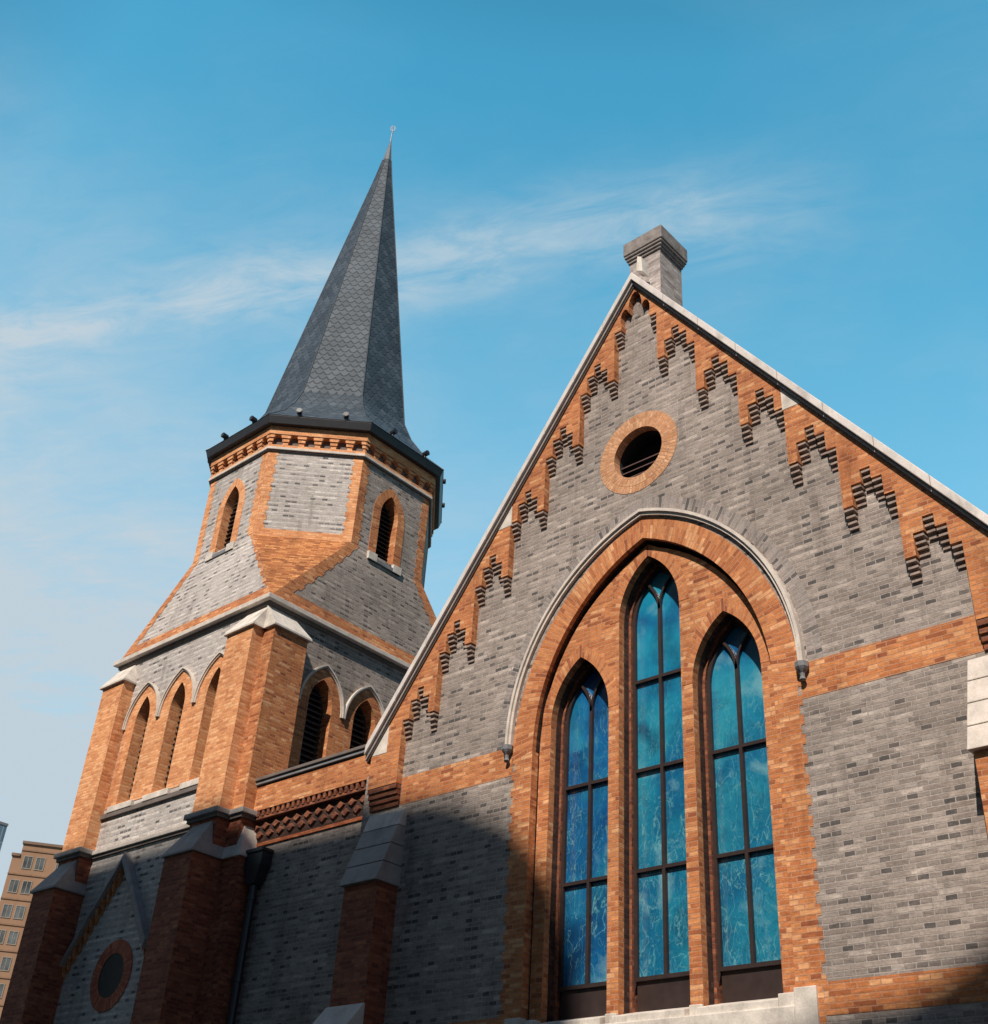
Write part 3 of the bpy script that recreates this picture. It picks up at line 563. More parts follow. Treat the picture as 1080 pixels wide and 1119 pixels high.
# buttresses of the gable front: hipped stone weatherings over brick shafts
def hip_cap(F, a0, a1, zt, zb, d_wall, d_front, ov=0.07, ins=(0.0, 0.22), lip=0.07, top_d=0.0):
    mb = MB()
    A = [F(a0-ov, zb, d_wall), F(a1+ov, zb, d_wall), F(a1+ov, zb, d_front+ov), F(a0-ov, zb, d_front+ov)]
    B = [F(a0-ov, zb+lip, d_wall), F(a1+ov, zb+lip, d_wall), F(a1+ov, zb+lip, d_front+ov), F(a0-ov, zb+lip, d_front+ov)]
    T = [F(a0+ins[0], zt, d_wall), F(a1-ins[1], zt, d_wall), F(a1-ins[1], zt, d_wall+top_d+0.01), F(a0+ins[0], zt, d_wall+top_d+0.01)]
    for i in range(4): j = (i+1) % 4; mb.face([A[i], A[j], B[j], B[i]]); mb.face([B[i], B[j], T[j], T[i]])
    mb.face(A[::-1]); mb.face(T); return mb
for s in (-1, 1):
    a0, a1 = (-6.30, -5.42) if s < 0 else (5.46, 6.34)
    MB().box(FAC, a0, a1, 5.3, 7.78, -0.02, 0.50).build('buttress', 'orange', CH) if False else None
    bt = MB(); bt.box(FAC, a0, a1, 5.2, 7.72, -0.02, 0.50); bt.box(FAC, a0, a1, 0, 5.02, -0.02, 0.95)
    bo = bt.build('buttress', 'brown_brick' if s < 0 else 'orange', CH)
    c0_ = MB(); c1 = MB(); nS = 4; zt, zb = 9.16, 7.68; dt, db = 0.03, 0.58
    for k in range(nS):
        z1 = zt+(zb-zt)*k/nS; z2 = zt+(zb-zt)*(k+1)/nS+0.012; da = dt+(db-dt)*k/nS; dbb = dt+(db-dt)*(k+1)/nS
        lip = 0.022
        (c0_ if k == 0 else c1).hexa([FAC(a0-0.05, z2, -0.02), FAC(a1+0.05, z2, -0.02), FAC(a1+0.05, z2, dbb+lip), FAC(a0-0.05, z2, dbb+lip), FAC(a0-0.05, z1, -0.02), FAC(a1+0.05, z1, -0.02), FAC(a1+0.05, z1, da+lip), FAC(a0-0.05, z1, da+lip)])
    c0_.build('cap_slab', 'stone', bo, bevel=0.012)  # on the left cap, sunlight on the top slab is put into a paler stone
    c1.build('buttress_cap', 'mid_stone' if s < 0 else 'stone', bo, bevel=0.012)
    hip_cap(FAC, a0, a1, 5.62, 5.0, 0.505, 0.95, ov=0.05, ins=(-0.04, -0.04), top_d=0.02).build('buttress_cap', 'stone', bo, bevel=0.012)

# low wall with parapet between the gable and the tower
PF = Fr((0, 0.30, 0), (1, 0, 0), (0, -1, 0))
MB().box(PF, -10.9, -6.3, 0, 9.30, -0.4, 0.0).build('aisle_wall', 'grey', CH)
MB().box(PF, -10.6, -6.3, 9.30, 10.05, -0.4, 0.01).build('aisle_frieze', 'sooty_brick', CH)
pp = MB().box(PF, -10.45, -6.36, 10.06, 10.60, -0.38, 0.15).build('parapet', 'orange', CH)
MB().box(PF, -10.45, -6.34, 10.60, 10.64, -0.38, 0.11).build('parapet_coping', 'sooty', pp)
MB().box(PF, -10.45, -6.34, 10.64, 10.72, -0.40, 0.20).build('parapet_coping', 'dark_stone', pp, bevel=0.01)
MB().box(PF, -10.45, -6.34, 10.72, 10.79, -0.42, 0.24).build('parapet_coping', 'sooty', pp, bevel=0.01)
dn = MB(); x = -10.42
while x < -6.45:
    dn.box(PF, x, x+0.075, 9.93, 10.06, 0.0, 0.14); x += 0.165
dn.box(PF, -10.45, -6.36, 9.87, 9.93, 0, 0.12)
dn.build('dentil_course', 'dark_brick', CH)
# lozenge frieze of little pyramidal brick corbels
lz = MB()
for row, zc in enumerate((9.72, 9.54)):
    x = -10.35+(0.17 if row % 2 else 0)
    while x < -6.5:
        w_ = 0.13; h_ = 0.095
        q4 = [PF(x-w_, zc, 0.0), PF(x, zc-h_, 0.0), PF(x+w_, zc, 0.0), PF(x, zc+h_, 0.0)]
        t4 = [PF(x-w_*.8, zc, 0.06), PF(x, zc-h_*.8, 0.06), PF(x+w_*.8, zc, 0.06), PF(x, zc+h_*.8, 0.06)]
        for i in range(4): lz.face([q4[i], q4[(i+1) % 4], t4[(i+1) % 4], t4[i]])
        lz.face(t4); x += 0.34
lz.build('lozenge_frieze', 'dark_brick', CH)
MB().box(PF, -10.45, -6.36, 9.30, 9.37, 0, 0.035).build('frieze_base', 'red_brick', CH)
# aisle roof behind parapet
MB().hexa([Vector((-10.7, 0.7, 10.0)), Vector((-6.5, 0.7, 10.0)), Vector((-6.5, 12, 10.0)), Vector((-10.7, 12, 10.0)), Vector((-10.7, 0.7, 10.1)), Vector((-6.5, 0.7, 10.3)), Vector((-6.5, 12, 10.3)), Vector((-10.7, 12, 10.1))]).build('aisle_roof', 'slate', CH)
# downpipe with hopper in the corner by the tower
dp = MB(); 
dp.hexa([Vector((-10.04, 0.27, 8.42)), Vector((-9.80, 0.27, 8.42)), Vector((-9.80, 0.04, 8.42)), Vector((-10.04, 0.04, 8.42)), Vector((-10.2, 0.27, 8.80)), Vector((-9.62, 0.27, 8.80)), Vector((-9.62, 0.0, 8.80)), Vector((-10.2, 0.0, 8.80))])
dp.box(Fr((0, 0.27, 0), (1, 0, 0), (0, -1, 0)), -10.2, -9.62, 8.80, 9.10, 0, 0.27); dp.box(Fr((0, 0.27, 0), (1, 0, 0), (0, -1, 0)), -10.23, -9.59, 9.06, 9.13, 0, 0.31)
dp.tube((-9.92, 0.14, 0.1), (-9.92, 0.14, 8.4), 0.085, n=12)
for z in (2.5, 4.5, 6.5, 8.1): dp.tube((-9.92, 0.14, z), (-9.92, 0.14, z+0.09), 0.105, n=12)
dp.build('downpipe', 'pipe', CH)
# ==================================================================  THE BELL TOWER
TX0, TX1, TY0, TY1 = -17.1, -10.80, -0.12, 6.9
BT = thing('bell_tower', 'square grey and orange brick bell tower turning octagonal under a tall dark slate spire', 'church tower', (-14.0, 3.4, 0))
TF = Fr((0, TY0, 0), (1, 0, 0), (0, -1, 0))          # front face, a = x
TS = Fr((TX1, 0, 0), (0, 1, 0), (1, 0, 0))           # side face towards the gable, a = y
TB = Fr((0, TY1, 0), (-1, 0, 0), (0, 1, 0)); TW = Fr((TX0, 0, 0), (0, -1, 0), (-1, 0, 0))
FW = [(-15.39, 0.30), (-13.89, 0.30), (-12.39, 0.30)]
SW = [(1.85, 0.37), (3.30, 0.37), (4.75, 0.37)]
WT = 0.5
def face_wall(F, a0, a1, wins, zs, name='tower_wall'):
    hs = [opening(c, w+0.02, 11.1, 13.3, 0.69)[::-1] for c, w in wins]
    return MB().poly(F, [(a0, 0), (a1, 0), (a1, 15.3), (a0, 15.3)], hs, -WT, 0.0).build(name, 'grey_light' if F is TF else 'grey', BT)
face_wall(TF, TX0, TX1, FW, 0); face_wall(TS, TY0+WT+0.001, TY1-WT-0.001, SW, 0)
MB().poly(TB, [(-TX1, 0), (-TX0, 0), (-TX0, 15.3), (-TX1, 15.3)], (), -WT, 0).build('tower_wall', 'grey', BT)
MB().poly(TW, [(-TY1+WT+.001, 0), (-TY0-WT-.001, 0), (-TY0-WT-.001, 15.3), (-TY1+WT+.001, 15.3)], (), -WT, 0).build('tower_wall', 'grey', BT)
MB().box(TF, TX0+0.8, TX1-0.8, 10.2, 15.2, -6.2, -0.9).build('belfry_interior', 'void', BT)
def belfry(F, wins, a_lo, a_hi, label):
    # orange facing between and round the openings, 10 mm proud, following the hoods
    top = []
    hw = 0.68
    cs = [c for c, w in wins]
    outer = [(a_lo, 11.1)]
    for i, (c, w) in enumerate(wins):
        l = lancet(c, (cs[1]-cs[0])/2-0.03, 13.22, 1.05, 10)
        l = [(min(max(a, a_lo), a_hi), z) for a, z in l]
        outer += l
    outer += [(a_hi, 11.1)]
    # clean duplicates
    o2 = []
    for q in outer:
        if not o2 or math.hypot(q[0]-o2[-1][0], q[1]-o2[-1][1]) > 1e-4: o2.append(q)
    for c, w in reversed(wins):
        pass
    hs = [opening(c, w, 11.16, 13.3, 0.67)[::-1] for c, w in wins]
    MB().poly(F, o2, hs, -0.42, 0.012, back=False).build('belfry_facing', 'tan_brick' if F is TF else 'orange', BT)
    for c, w in wins:
        wm = MB(); wm.ring(F, opening(c, w-0.07, 11.16, 13.3, 0.62), opening(c, w+0.01, 11.1, 13.3, 0.68), -0.46, -0.34, ends=False)
        wo = wm.build('belfry_window', 'louvre', BT)
        lv = MB(); z = 11.2
        while z < 13.85:
            hwz = w if z < 13.3 else w*(1-((z-13.3)/0.72)**1.6)
            if hwz > 0.05:
                lv.hexa([F(c-hwz, z, -0.28), F(c+hwz, z, -0.28), F(c+hwz, z-0.025, -0.28), F(c-hwz, z-0.025, -0.28), F(c-hwz, z+0.12, -0.42), F(c+hwz, z+0.12, -0.42), F(c+hwz, z+0.095, -0.42), F(c-hwz, z+0.095, -0.42)])
            z += 0.145
        lv.build('louvre', 'louvre', wo)
        MB().box(F, c-w, c+w, 11.1, 14.0, -0.50, -0.47).build('dark_backing', 'void', wo)
        hood(F, c, (cs[1]-cs[0])/2-0.08, 13.22, 1.06, 0.075, 0.085, 'hood_mould', wo, 'stone', n=14, down=0.02)
        MB().hexa([F(c-w-0.22, 10.95, -0.3), F(c+w+0.22, 10.95, -0.3), F(c+w+0.22, 10.95, 0.09), F(c-w-0.22, 10.95, 0.09), F(c-w-0.22, 11.22, -0.3), F(c+w+0.22, 11.22, -0.3), F(c+w+0.22, 11.10, 0.09), F(c-w-0.22, 11.10, 0.09)]).build('window_sill', 'white', wo, bevel=0.012)
belfry(TF, FW, -16.14, -11.66, ''); belfry(TS, SW, 0.98, 5.55, '')
MB().box(TF, -16.2, -11.8, 10.84, 10.95, -0.1, 0.07).build('sill_string', 'sooty', BT)
# string course at the foot of the belfry stage
for F, a0, a1 in ((TF, TX0-0.1, TX1+0.1), (TS, TY0+0.0, TY1)):
    MB().box(F, a0, a1, 9.86, 9.93, -0.05, 0.06).build('string_course', 'sooty', BT)
    MB().box(F, a0, a1, 9.93, 10.03, -0.05, 0.11).build('string_course', 'stone', BT, bevel=0.012)
# corner buttresses: upper shafts, hipped white caps, grey lower weatherings, wide lower shafts
def tower_buttress(F, a0, a1, du, dl, inner, label, lower=True, capmat='white', lowcap='mid_stone'):
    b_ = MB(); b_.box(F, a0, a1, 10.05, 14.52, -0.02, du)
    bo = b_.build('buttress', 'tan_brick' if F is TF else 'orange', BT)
    lb = MB(); lb.box(F, a0, a1, 0, 9.05, -0.02, dl); lb.box(F, a0, a1, 9.0, 9.95, -0.02, du); lb.build('buttress_base', 'brown_brick', bo)
    hip_cap(F, a0, a1, 15.16, 14.48, -0.02, du, ov=0.075, ins=(0.12, 0.12) if inner == 0 else ((0.22, -0.02) if inner > 0 else (-0.02, 0.22)), lip=0.05).build('buttress_cap', capmat, bo, bevel=0.01)
    MB().box(F, a0-0.10, a1+0.10, 9.94, 10.06, -0.02, du+0.13).build('buttress_string', 'mid_stone', bo, bevel=0.015)
    MB().box(F, a0-0.05, a1+0.05, 9.86, 9.94, -0.02, du+0.06).build('buttress_string', 'sooty', bo)
    hip_cap(F, a0, a1, 9.86, 9.0, -0.02, dl, ov=0.06, ins=(0.16, 0.16), lip=0.05, top_d=du*0.9).build('buttress_cap', lowcap, bo, bevel=0.01)
    return bo
tower_buttress(TF, -11.79, -10.795, 0.33, 0.78, 1, '')
tower_buttress(TF, TX0-0.04, TX0+0.94, 0.33, 0.78, -1, '')
tower_buttress(TS, -0.135, 0.875, 0.42, 0.62, -1, '', lowcap='stone')
tower_buttress(TS, TY1-1.0, TY1, 0.42, 0.62, 1, '')
# cornice under the broach
def loop_box(x0, x1, y0, y1, z0, z1, e0, e1=None):
    e1 = e0 if e1 is None else e1; mb = MB()
    P = [Vector((x0-e0, y0-e0, z0)), Vector((x1+e0, y0-e0, z0)), Vector((x1+e0, y1+e0, z0)), Vector((x0-e0, y1+e0, z0)), Vector((x0-e1, y0-e1, z1)), Vector((x1+e1, y0-e1, z1)), Vector((x1+e1, y1+e1, z1)), Vector((x0-e1, y1+e1, z1))]
    return mb.hexa(P)
loop_box(TX0, TX1, TY0, TY1, 15.17, 15.27, 0.05).build('cornice', 'sooty', BT)
loop_box(TX0, TX1, TY0, TY1, 15.27, 15.40, 0.17).build('cornice', 'stone', BT, bevel=0.015)
# ---- octagon
OX, OY, OR = -14.2, 3.57, 3.18; t8 = math.tan(math.pi/8)
def octp(r, z, cx=OX, cy=OY): return [Vector((cx+r*a, cy+r*b_, z)) for a, b_ in ((-t8, -1), (t8, -1), (1, -t8), (1, t8), (t8, 1), (-t8, 1), (-1, t8), (-1, -t8))]
ZB0, ZB1 = 15.40, 18.22
ex = 0.06; SQ = [Vector((TX0-ex, TY0-ex, 0)), Vector((TX1+ex, TY0-ex, 0)), Vector((TX1+ex, TY1+ex, 0)), Vector((TX0-ex, TY1+ex, 0))]
def zq(v, z): w_ = v.copy(); w_.z = z; return w_
O0 = octp(OR, ZB1)
card = [(0, 0, 1), (1, 2, 3), (2, 4, 5), (3, 6, 7)]   # square edge k -> octagon edge
for k, i, j in card:
    a, b_ = zq(SQ[k], ZB0), zq(SQ[(k+1) % 4], ZB0); t1, t2 = O0[i], O0[j]
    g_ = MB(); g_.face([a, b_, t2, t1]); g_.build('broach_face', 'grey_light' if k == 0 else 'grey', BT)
for k in range(4):
    dtri = {0: (7, 0), 1: (1, 2), 2: (3, 4), 3: (5, 6)}[k]
    og = MB(); og.face([zq(SQ[k], ZB0), O0[dtri[1]], O0[dtri[0]]]); og.build('broach_corner', 'golden_brick', BT)
# orange borders laid on the broach faces (foot band, hips)
bb = MB()
for k, i, j in card:
    a, b_ = zq(SQ[k], ZB0), zq(SQ[(k+1) % 4], ZB0); t1, t2 = O0[i], O0[j]
    nrm = (b_-a).cross(t1-a).normalized(); 
    if nrm.z < 0: nrm = -nrm
    off = nrm*0.008
    def L(u, v): p0 = a.lerp(b_, u); p1 = t1.lerp(t2, u); return p0.lerp(p1, v)+off
    v1 = 0.13
    bb.face([L(0, 0), L(1, 0), L(1, v1), L(0, v1)])
    for (u0, ub, ut) in ((0, 0.05, 0.11), (1, 0.985 if k == 0 else 0.95, 0.965 if k == 0 else 0.88)):
        nT = 14
        for q in range(nT):
            va = v1+(1-v1)*q/nT; vb = v1+(1-v1)*(q+1)/nT; am = 0.006 if q % 2 else -0.006
            ua = ub+(ut-ub)*(va+vb)/2
            ua = ua+(am if u0 == 0 else -am)
            bb.face([L(u0, va), L(ua, va), L(ua, vb), L(u0, vb)] if u0 == 0 else [L(ua, va), L(u0, va), L(u0, vb), L(ua, vb)])
bb.build('broach_border', 'orange', BT)
# octagon walls
ZO1 = 21.0
FR8 = []
for k in range(8):
    ang = [-90, -45, 0, 45, 90, 135, 180, 225][k]; n_ = Vector((math.cos(R(ang)), math.sin(R(ang)), 0)); u_ = Vector((-n_.y, n_.x, 0))
    FR8.append(Fr(Vector((OX, OY, 0))+n_*OR, u_, n_))
HS = OR*t8
OWC = [0.0, 0, -0.12, 0, 0, 0, 0, 0]
for k, F in enumerate(FR8):
    c = OWC[k]
    win = k % 2 == 0
    zb = 17.9
    hs = [opening(c, 0.35, 18.16, 19.6, 0.72)[::-1]] if win else []
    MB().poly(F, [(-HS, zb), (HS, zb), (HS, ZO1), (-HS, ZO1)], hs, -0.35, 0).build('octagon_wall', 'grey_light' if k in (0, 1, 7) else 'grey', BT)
    for s in (-1, 1):                                 # orange toothed quoins on each edge
        e = toothed(s*(HS-0.23), 18.24, ZO1, 0.152, 0.05, -s)
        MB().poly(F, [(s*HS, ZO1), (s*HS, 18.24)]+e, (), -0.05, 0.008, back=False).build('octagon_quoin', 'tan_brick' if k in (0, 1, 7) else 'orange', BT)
    if not win: MB().box(F, -HS, HS, 18.18, 18.42, -0.05, 0.014, skip='b').build('octagon_band', 'tan_brick' if k in (1, 7) else 'orange', BT)
    if win:
        ws = MB(); ws.ring(F, opening(c, 0.33, 18.16, 19.6, 0.70, 12), opening(c, 0.60, 18.16, 19.55, 1.02, 12), -0.36, 0.012)
        wo = ws.build('octagon_window', 'tan_brick' if k in (0, 1, 7) else 'orange_head', BT)
        lv = MB(); z = 18.2
        while z < 20.15:
            hwz = 0.33 if z < 19.6 else 0.33*(1-((z-19.6)/0.72)**1.6)
            if hwz > 0.04: lv.hexa([F(c-hwz, z, -0.22), F(c+hwz, z, -0.22), F(c+hwz, z-0.02, -0.22), F(c-hwz, z-0.02, -0.22), F(c-hwz, z+0.10, -0.34), F(c+hwz, z+0.10, -0.34), F(c+hwz, z+0.08, -0.34), F(c-hwz, z+0.08, -0.34)])
            z += 0.14
        lv.build('louvre', 'louvre', wo)
        MB().box(F, c-0.4, c+0.4, 18.1, 20.4, -0.42, -0.37).build('dark_backing', 'void', wo)
        for s in (-1, 1): MB().box(F, min(c+s*0.30, c+s*0.62), max(c+s*0.30, c+s*0.62), 17.98, 18.22, -0.3, 0.09).build('sill_block', 'white', wo, bevel=0.012)
        MB().box(F, c-0.60, c+0.60, 17.98, 18.10, -0.3, 0.085).build('window_sill', 'dark_stone', wo, bevel=0.01)
# string, frieze with corbel blocks, eaves
def octring(r0, r1, z0, z1, name, mat, bevel=0):
    mb = MB(); A = octp(r0, z0); B = octp(r1, z1)
    for i in range(8): j = (i+1) % 8; mb.face([A[i], A[j], B[j], B[i]])
    mb.face(A[::-1]); mb.face(B); return mb.build(name, mat, BT, bevel=bevel)
octring(OR+0.05, OR+0.05, 20.94, 20.98, 'octagon_string', 'sooty'); octring(OR+0.09, OR+0.09, 20.98, 21.06, 'octagon_string', 'stone', 0.01)
octring(OR-0.04, OR-0.04, 21.06, 21.72, 'frieze', 'sooty')
octring(OR+0.075, OR+0.075, 21.06, 21.14, 'frieze_band', 'tan_brick'); octring(OR+0.12, OR+0.12, 21.48, 21.78, 'frieze_band', 'tan_brick')
for k, F in enumerate(FR8):
    mb = MB(); nb = 6; hs_ = (OR+0.07)*t8; stp = 2*hs_/nb
    for q in range(nb+1):
        c = -hs_+stp*q; w0, w1 = c-stp*0.27, c+stp*0.27
        w0 = max(w0, -hs_); w1 = min(w1, hs_)
        for i in range(3): 
            g_ = 0.028*(2-i); mb.box(F, w0+g_*0.8 if w0 > -hs_ else w0, w1-g_*0.8 if w1 < hs_ else w1, 21.15+i*0.11, 21.15+i*0.11+0.088, -0.04, 0.10-g_)
            mb.box(F, w0+0.02+g_ if w0 > -hs_ else w0, w1-0.02-g_ if w1 < hs_ else w1, 21.15+i*0.11+0.088, 21.15+(i+1)*0.11, -0.04, 0.06-g_*0.7, skip='tu')
    for q in range(nb):                                # little arched heads
        c = -hs_+stp*(q+0.5); w_ = stp*0.27
        pts = [(c-w_, 21.49), (c-w_, 21.36)]+[(c-w_*math.cos(t_), 21.36+0.10*math.sin(t_)) for t_ in [math.pi*i/6 for i in range(1, 6)]]+[(c+w_, 21.36), (c+w_, 21.49)]
        mb.poly(F, pts, (), -0.04, 0.085)
    mb.build('frieze_corbels', 'tan_brick', BT)
octring(OR+0.14, OR+0.20, 21.76, 21.83, 'eaves_board', 'black_metal'); octring(OR+0.26, OR+0.33, 21.74, 21.97, 'gutter', 'black_metal', 0.01)
# spire: flared foot, tall octagonal slope, lead tip, finial
TIP = Vector((-13.87, 3.63, 37.6))
def lv8(r, z, w): c = Vector((OX, OY, 0)).lerp(Vector((TIP.x, TIP.y, 0)), w); return octp(r, z, c.x, c.y)
rings = [lv8(OR+0.34, 21.98, 0), lv8(2.88, 22.62, 0), lv8(2.42, 23.3, 0.02), lv8(2.14, 23.95, 0.05), lv8(0.33, 35.3, 0.86), lv8(0.16, 36.5, 0.93)]
sp = MB()
for A, B in zip(rings, rings[1:]):
    for i in range(8): j = (i+1) % 8; sp.face([A[i], A[j], B[j], B[i]])
so_ = sp.build('spire', 'slate', BT)
hp_ = MB()
for i in range(8):
    for A, B in zip(rings, rings[1:]): hp_.tube(A[i], B[i], 0.02, 0.02, 6)
hp_.build('hip_roll', flat_mat('hip_lead', (0.055, 0.068, 0.082), 0.7, spec=0.2), so_)
ld = MB(); A = rings[-1]; B = lv8(0.03, 37.6, 1.0)
for i in range(8): j = (i+1) % 8; ld.face([A[i], A[j], B[j], B[i]])
ld.build('lead_tip', 'lead', so_)
fi = MB(); fi.tube(TIP, TIP+Vector((0.02, 0, 0.85)), 0.028, 0.018, 8)
for q in range(12):
    a, b_ = 2*math.pi*q/12, 2*math.pi*(q+1)/12; c_ = TIP+Vector((0.02, 0, 0.72))
    e1 = Vector((0.7, 0.7, 0)).normalized(); e2 = Vector((0, 0, 1))
    fi.tube(c_+e1*0.08*math.cos(a)+e2*0.15*math.sin(a), c_+e1*0.08*math.cos(b_)+e2*0.15*math.sin(b_), 0.018, n=6)
fi.build('finial', 'steel', so_)
# small floodlights on the gutter, two to each side
for k in range(8):
    ang = [-90, -45, 0, 45, 90, 135, 180, 225][k]; n_ = Vector((math.cos(R(ang)), math.sin(R(ang)), 0)); u_ = Vector((-n_.y, n_.x, 0)); base = Vector((OX, OY, 0))+n_*(OR+0.30)
    for a in (-0.62, 0.70):
        p0 = base+u_*a+Vector((0, 0, 21.95)); mb = MB(); mb.tube(p0, p0+Vector((0, 0, 0.16)), 0.035, n=8)
        h0 = p0+Vector((0, 0, 0.20)); mb.tube(h0-n_*0.07, h0+n_*0.10, 0.075, 0.085, 10)
        mb.build('floodlight', 'black_metal', BT)
        MB().tube(h0+n_*0.10, h0+n_*0.112, 0.07, n=10).build('lens', 'pipe', bpy.data.objects[mb and [o.name for o in BT.children if o.name.startswith('floodlight')][-1]])
# little relief gable and round window low on the tower front
GA = (-14.50, 9.74); gs = 1.32
for s in (-1, 1):
    L_ = 2.35 if s < 0 else 1.62
    def pt(x, d, off): return TF(GA[0]+s*x, GA[1]-gs*x+off, d)
    q = math.sqrt(1+gs*gs)
    MB().hexa([pt(0, -0.02, -0.12*q), pt(L_, -0.02, -0.12*q), pt(L_, 0.20, -0.12*q), pt(0, 0.20, -0.12*q), pt(0, -0.02, 0.02*q), pt(L_, -0.02, 0.02*q), pt(L_, 0.17, 0), pt(0, 0.17, 0)]).build('relief_coping', 'mid_stone', BT, bevel=0.01)
    dm = MB(); x = 0.12
    while x < L_-0.1:
        dm.hexa([pt(x, -0.02, -0.30*q), pt(x+0.07, -0.02, -0.30*q), pt(x+0.07, 0.03, -0.30*q), pt(x, 0.03, -0.30*q), pt(x, -0.02, -0.12*q), pt(x+0.07, -0.02, -0.12*q), pt(x+0.07, 0.12, -0.12*q), pt(x, 0.12, -0.12*q)]); x += 0.15
    dm.build('relief_dentils', 'orange', BT)
rr = MB(); c_, z_ = -14.17, 7.0
inn = circ(c_, z_, 0.47, n); inn.append(inn[0]); out = circ(c_, z_, 0.76, n); out.append(out[0])
rr.ring(TF, inn, out, -0.25, 0.02, ends=False); ro = rr.build('round_window', brick_mat('red_voussoir_brick', [(0.0, (0.40, 0.09, 0.045)), (1.0, (0.62, 0.19, 0.10))], (0.3, 0.12, 0.08), bw=0.30, rh=0.078, english=False), BT)
MB().poly(TF, circ(c_, z_, 0.475), (), 0.002, 0.006).build('dark_glass', flat_mat('dark_green_glass', (0.012, 0.018, 0.018), 0.6, spec=0.2), ro)

# ==================================================================  FAR BLOCKS AT THE LEFT EDGE
def far_block(name, label, origin, ang, width, depth, z_top, mats, floors, cols, win, plan_mode='flat', group=None, step=True, parts=True):
    u = Vector((math.cos(ang), math.sin(ang), 0)); n_ = Vector((math.sin(ang), -math.cos(ang), 0)); F = Fr(origin, u, n_)
    th = thing(name, label, 'building', Vector((origin[0], origin[1], 0)))
    MB().box(F, 0, width, 0, z_top, -depth, 0).build('wall', mats[0], th)
    return th, F
# ------------------------------------------------------------------ tan apartment block (direction found from the photo)
def ray(px, py):
    return (rt2*((px-540)/1316.99)-up2*((py-559.5)/1316.99)+fw)
tan_wall = stone_mat('tan_tiled_facade', (0.30, 0.175, 0.105), var=0.2, scale=0.15, stain=0.2)
DIST = 150.0
d = ray(26, 922); h = math.hypot(d.x, d.y); P0 = CAM+d*(DIST/h)      # the left end of its roof edge
ang = math.atan2(d.y, d.x)-R(90)-R(10)
u = Vector((math.cos(ang), math.sin(ang), 0)); nn = Vector((u.y, -u.x, 0)); ztop = P0.z
ORG_ = Vector((P0.x, P0.y, 0))
TA = thing('apartment_block', 'tan apartment block with rows of paired windows, far behind the tower at the left edge', 'building', ORG_)
FA = Fr(ORG_, u, nn)
brown = stone_mat('brown_band', (0.26, 0.15, 0.09)); brown2 = stone_mat('brown_parapet', (0.20, 0.13, 0.09))
steps = [(0.0, 30.0, ztop), (-0.85, 0.0, ztop-1.5)]
for i, (x0, x1, z1) in enumerate(steps):
    MB().box(FA, x0, x1, 0, z1, -12, 0.0).build('wall', tan_wall, TA)
    MB().box(FA, x0-0.12, x1 if i == 0 else x1-0.01, z1, z1+0.3, -12.1, 0.2).build('parapet', brown2, TA)
wm_f = flat_mat('pale_window_frame', (0.24, 0.20, 0.16), 0.6); wm_g = flat_mat('grey_window_glass', (0.09, 0.10, 0.10), 0.15, var=0.6, scale=0.6)
FH = 2.8
for fl in range(18):
    zt = ztop-1.35-FH*fl; a = (0.45 if fl == 0 else -0.35); i = 0
    while a < 12 and zt > 5:
        w_, h_ = 1.05, 1.5; fr = MB()
        fr.ring(FA, [(a+0.09, zt-h_+0.09), (a+0.09, zt-0.09), (a+w_-0.09, zt-0.09), (a+w_-0.09, zt-h_+0.09), (a+0.09, zt-h_+0.09)], [(a, zt-h_), (a, zt), (a+w_, zt), (a+w_, zt-h_), (a, zt-h_)], 0.0, 0.07, ends=False)
        fr.box(FA, a+w_/2-0.03, a+w_/2+0.03, zt-h_+0.09, zt-0.09, 0.0, 0.06)
        fo = fr.build('window', wm_f, TA)
        MB().box(FA, a+0.09, a+w_-0.09, zt-h_+0.09, zt-0.09, 0.0, 0.025).build('pane', wm_g, fo)
        a += w_+(0.33 if i % 2 == 0 else 1.25); i += 1
    MB().box(FA, 0.02 if fl == 0 else -0.86, 30, zt+0.55, zt+0.72, 0.0, 0.10).build('floor_band', brown, TA)
# ------------------------------------------------------------------ blue glass tower, just its corner shows
d = ray(8, 903); h = math.hypot(d.x, d.y); PB_ = CAM+d*(260/h); dz = ray(2, 896)
view = math.atan2(d.y, d.x); ang = view-R(90)+R(25); u = Vector((math.cos(ang), math.sin(ang), 0)); nn = Vector((u.y, -u.x, 0))
m, nt, p = newmat('blue_curtain_wall'); uv = N(nt, 'ShaderNodeUVMap')
br = N(nt, 'ShaderNodeTexBrick', offset=0.0, inp={'Color1': (0.10, 0.17, 0.23, 1), 'Color2': (0.16, 0.24, 0.30, 1), 'Mortar': (0.3, 0.33, 0.36, 1), 'Scale': 1.0, 'Brick Width': 1.5, 'Row Height': 3.6, 'Mortar Size': 0.12}); nt.links.new(uv.outputs[0], br.inputs['Vector']); nt.links.new(br.outputs[0], p.inputs['Base Color']); p.inputs['Roughness'].default_value = 0.2; M['curtain'] = m
GT = thing('office_tower', 'blue grey glass office tower, only its corner showing at the left edge of the photo', 'building', Vector((PB_.x, PB_.y, 0)))
FG = Fr((PB_.x, PB_.y, 0), u, nn)
MB().box(FG, -30, 0, 0, PB_.z, -18, 0).build('wall', 'curtain', GT)
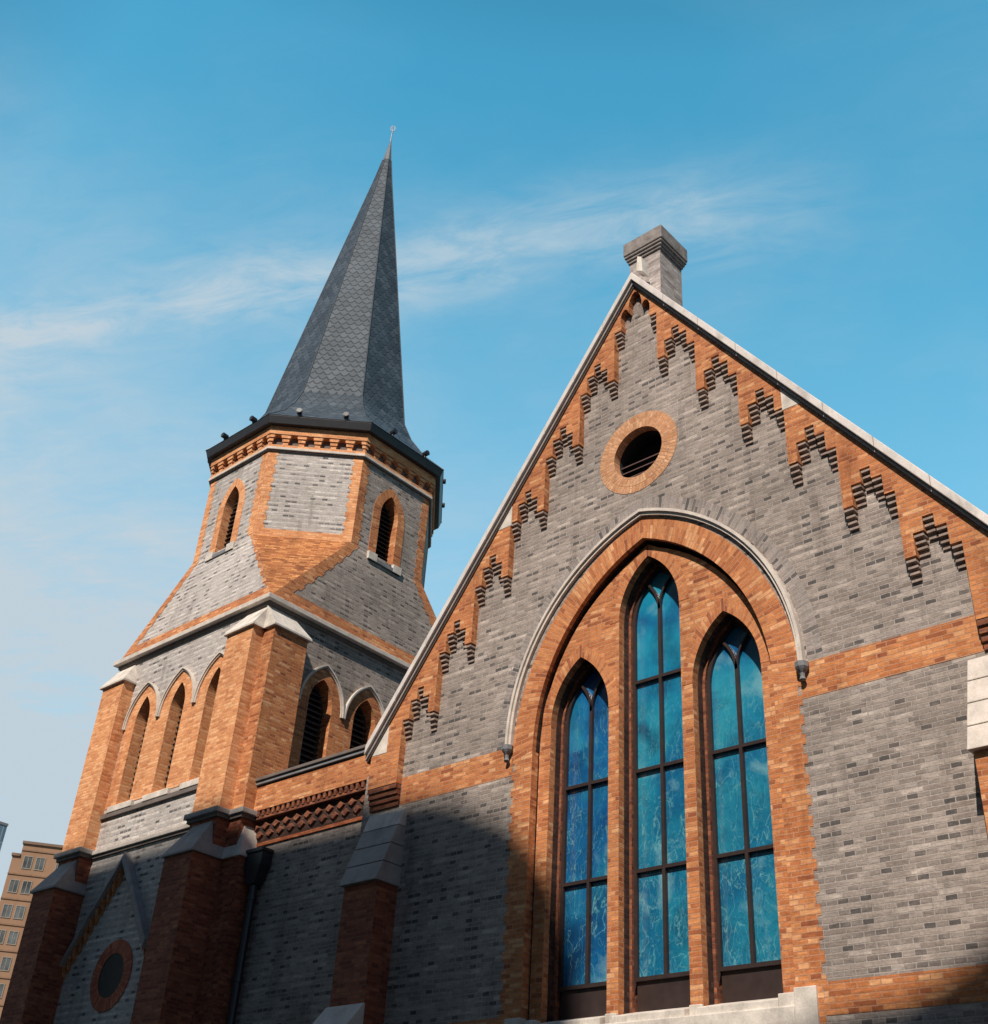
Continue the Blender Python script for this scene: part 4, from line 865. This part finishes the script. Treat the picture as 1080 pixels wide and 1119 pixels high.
MB().box(FG, -30.2, 0.1, PB_.z, PB_.z+0.5, -18.1, 0.1).build('parapet', 'dark_stone', GT)

# ==================================================================  BUILDINGS ACROSS THE STREET (behind the camera; they shade the foot of the church)
YB = -30.0; kx = math.tan(SUN_PSI)*(-YB); kz = math.tan(SUN_EL)/math.cos(SUN_PSI)*(-YB)
OF = Fr((0, YB, 0), (-1, 0, 0), (0, 1, 0))            # faces the church; a = -x
def opp(name, label, sil, depth, seed):
    xs = [q[0]+kx for q in sil]; zs = [q[1]+kz for q in sil]
    c = sum(xs)/len(xs)
    T = thing(name, label, 'building', Vector((c, YB, 0)))
    pts = [(-x, z) for x, z in zip(xs, zs)]
    outer = [(-xs[0], 0)]+pts+[(-xs[-1], 0)]
    MB().poly(OF, outer, (), -depth, 0).build('wall', stone_mat(name+'_render', (0.38, 0.33, 0.28), scale=0.3), T)
    wn = MB(); x = min(xs)+1.5
    fr_ = flat_mat(name+'_window', (0.06, 0.07, 0.08), 0.12)
    zmin = min(zs[1:-1])-2
    cnt = 0
    while x < max(xs)-3 and cnt < 14:
        z = 4.0
        while z < zmin-2.5:
            wn.box(OF, -x-1.4, -x, z, z+1.7, 0.0, 0.05); z += 3.4
        x += 3.0; cnt += 1
    wn.build('windows', fr_, T, kind='stuff') if wn.v else None
    return T
opp('opposite_block', 'tall rendered block across the street with a stepped, rounded shoulder', [(-60, 9.3), (-16, 9.62), (-10.5, 9.72), (-6.6, 9.60), (-6, 9.38), (-4.9, 9.25), (-4.3, 9.12), (-3.79, 8.9), (-3.35, 8.68), (-2.74, 8.38), (-2.37, 8.04), (-2.0, 7.72), (-1.75, 7.3), (-1.45, 6.6), (-1.3, 5.1), (-1.2, 0)], 14, 1)
opp('opposite_gable', 'lower rendered block across the street with a sloping roof', [(0.9, 3.6), (2.0, 4.55), (3.08, 4.85), (3.95, 5.0), (4.32, 5.16), (4.76, 5.37), (5.07, 5.56), (6.4, 6.1), (9, 6.4), (14, 6.2)], 14, 2)
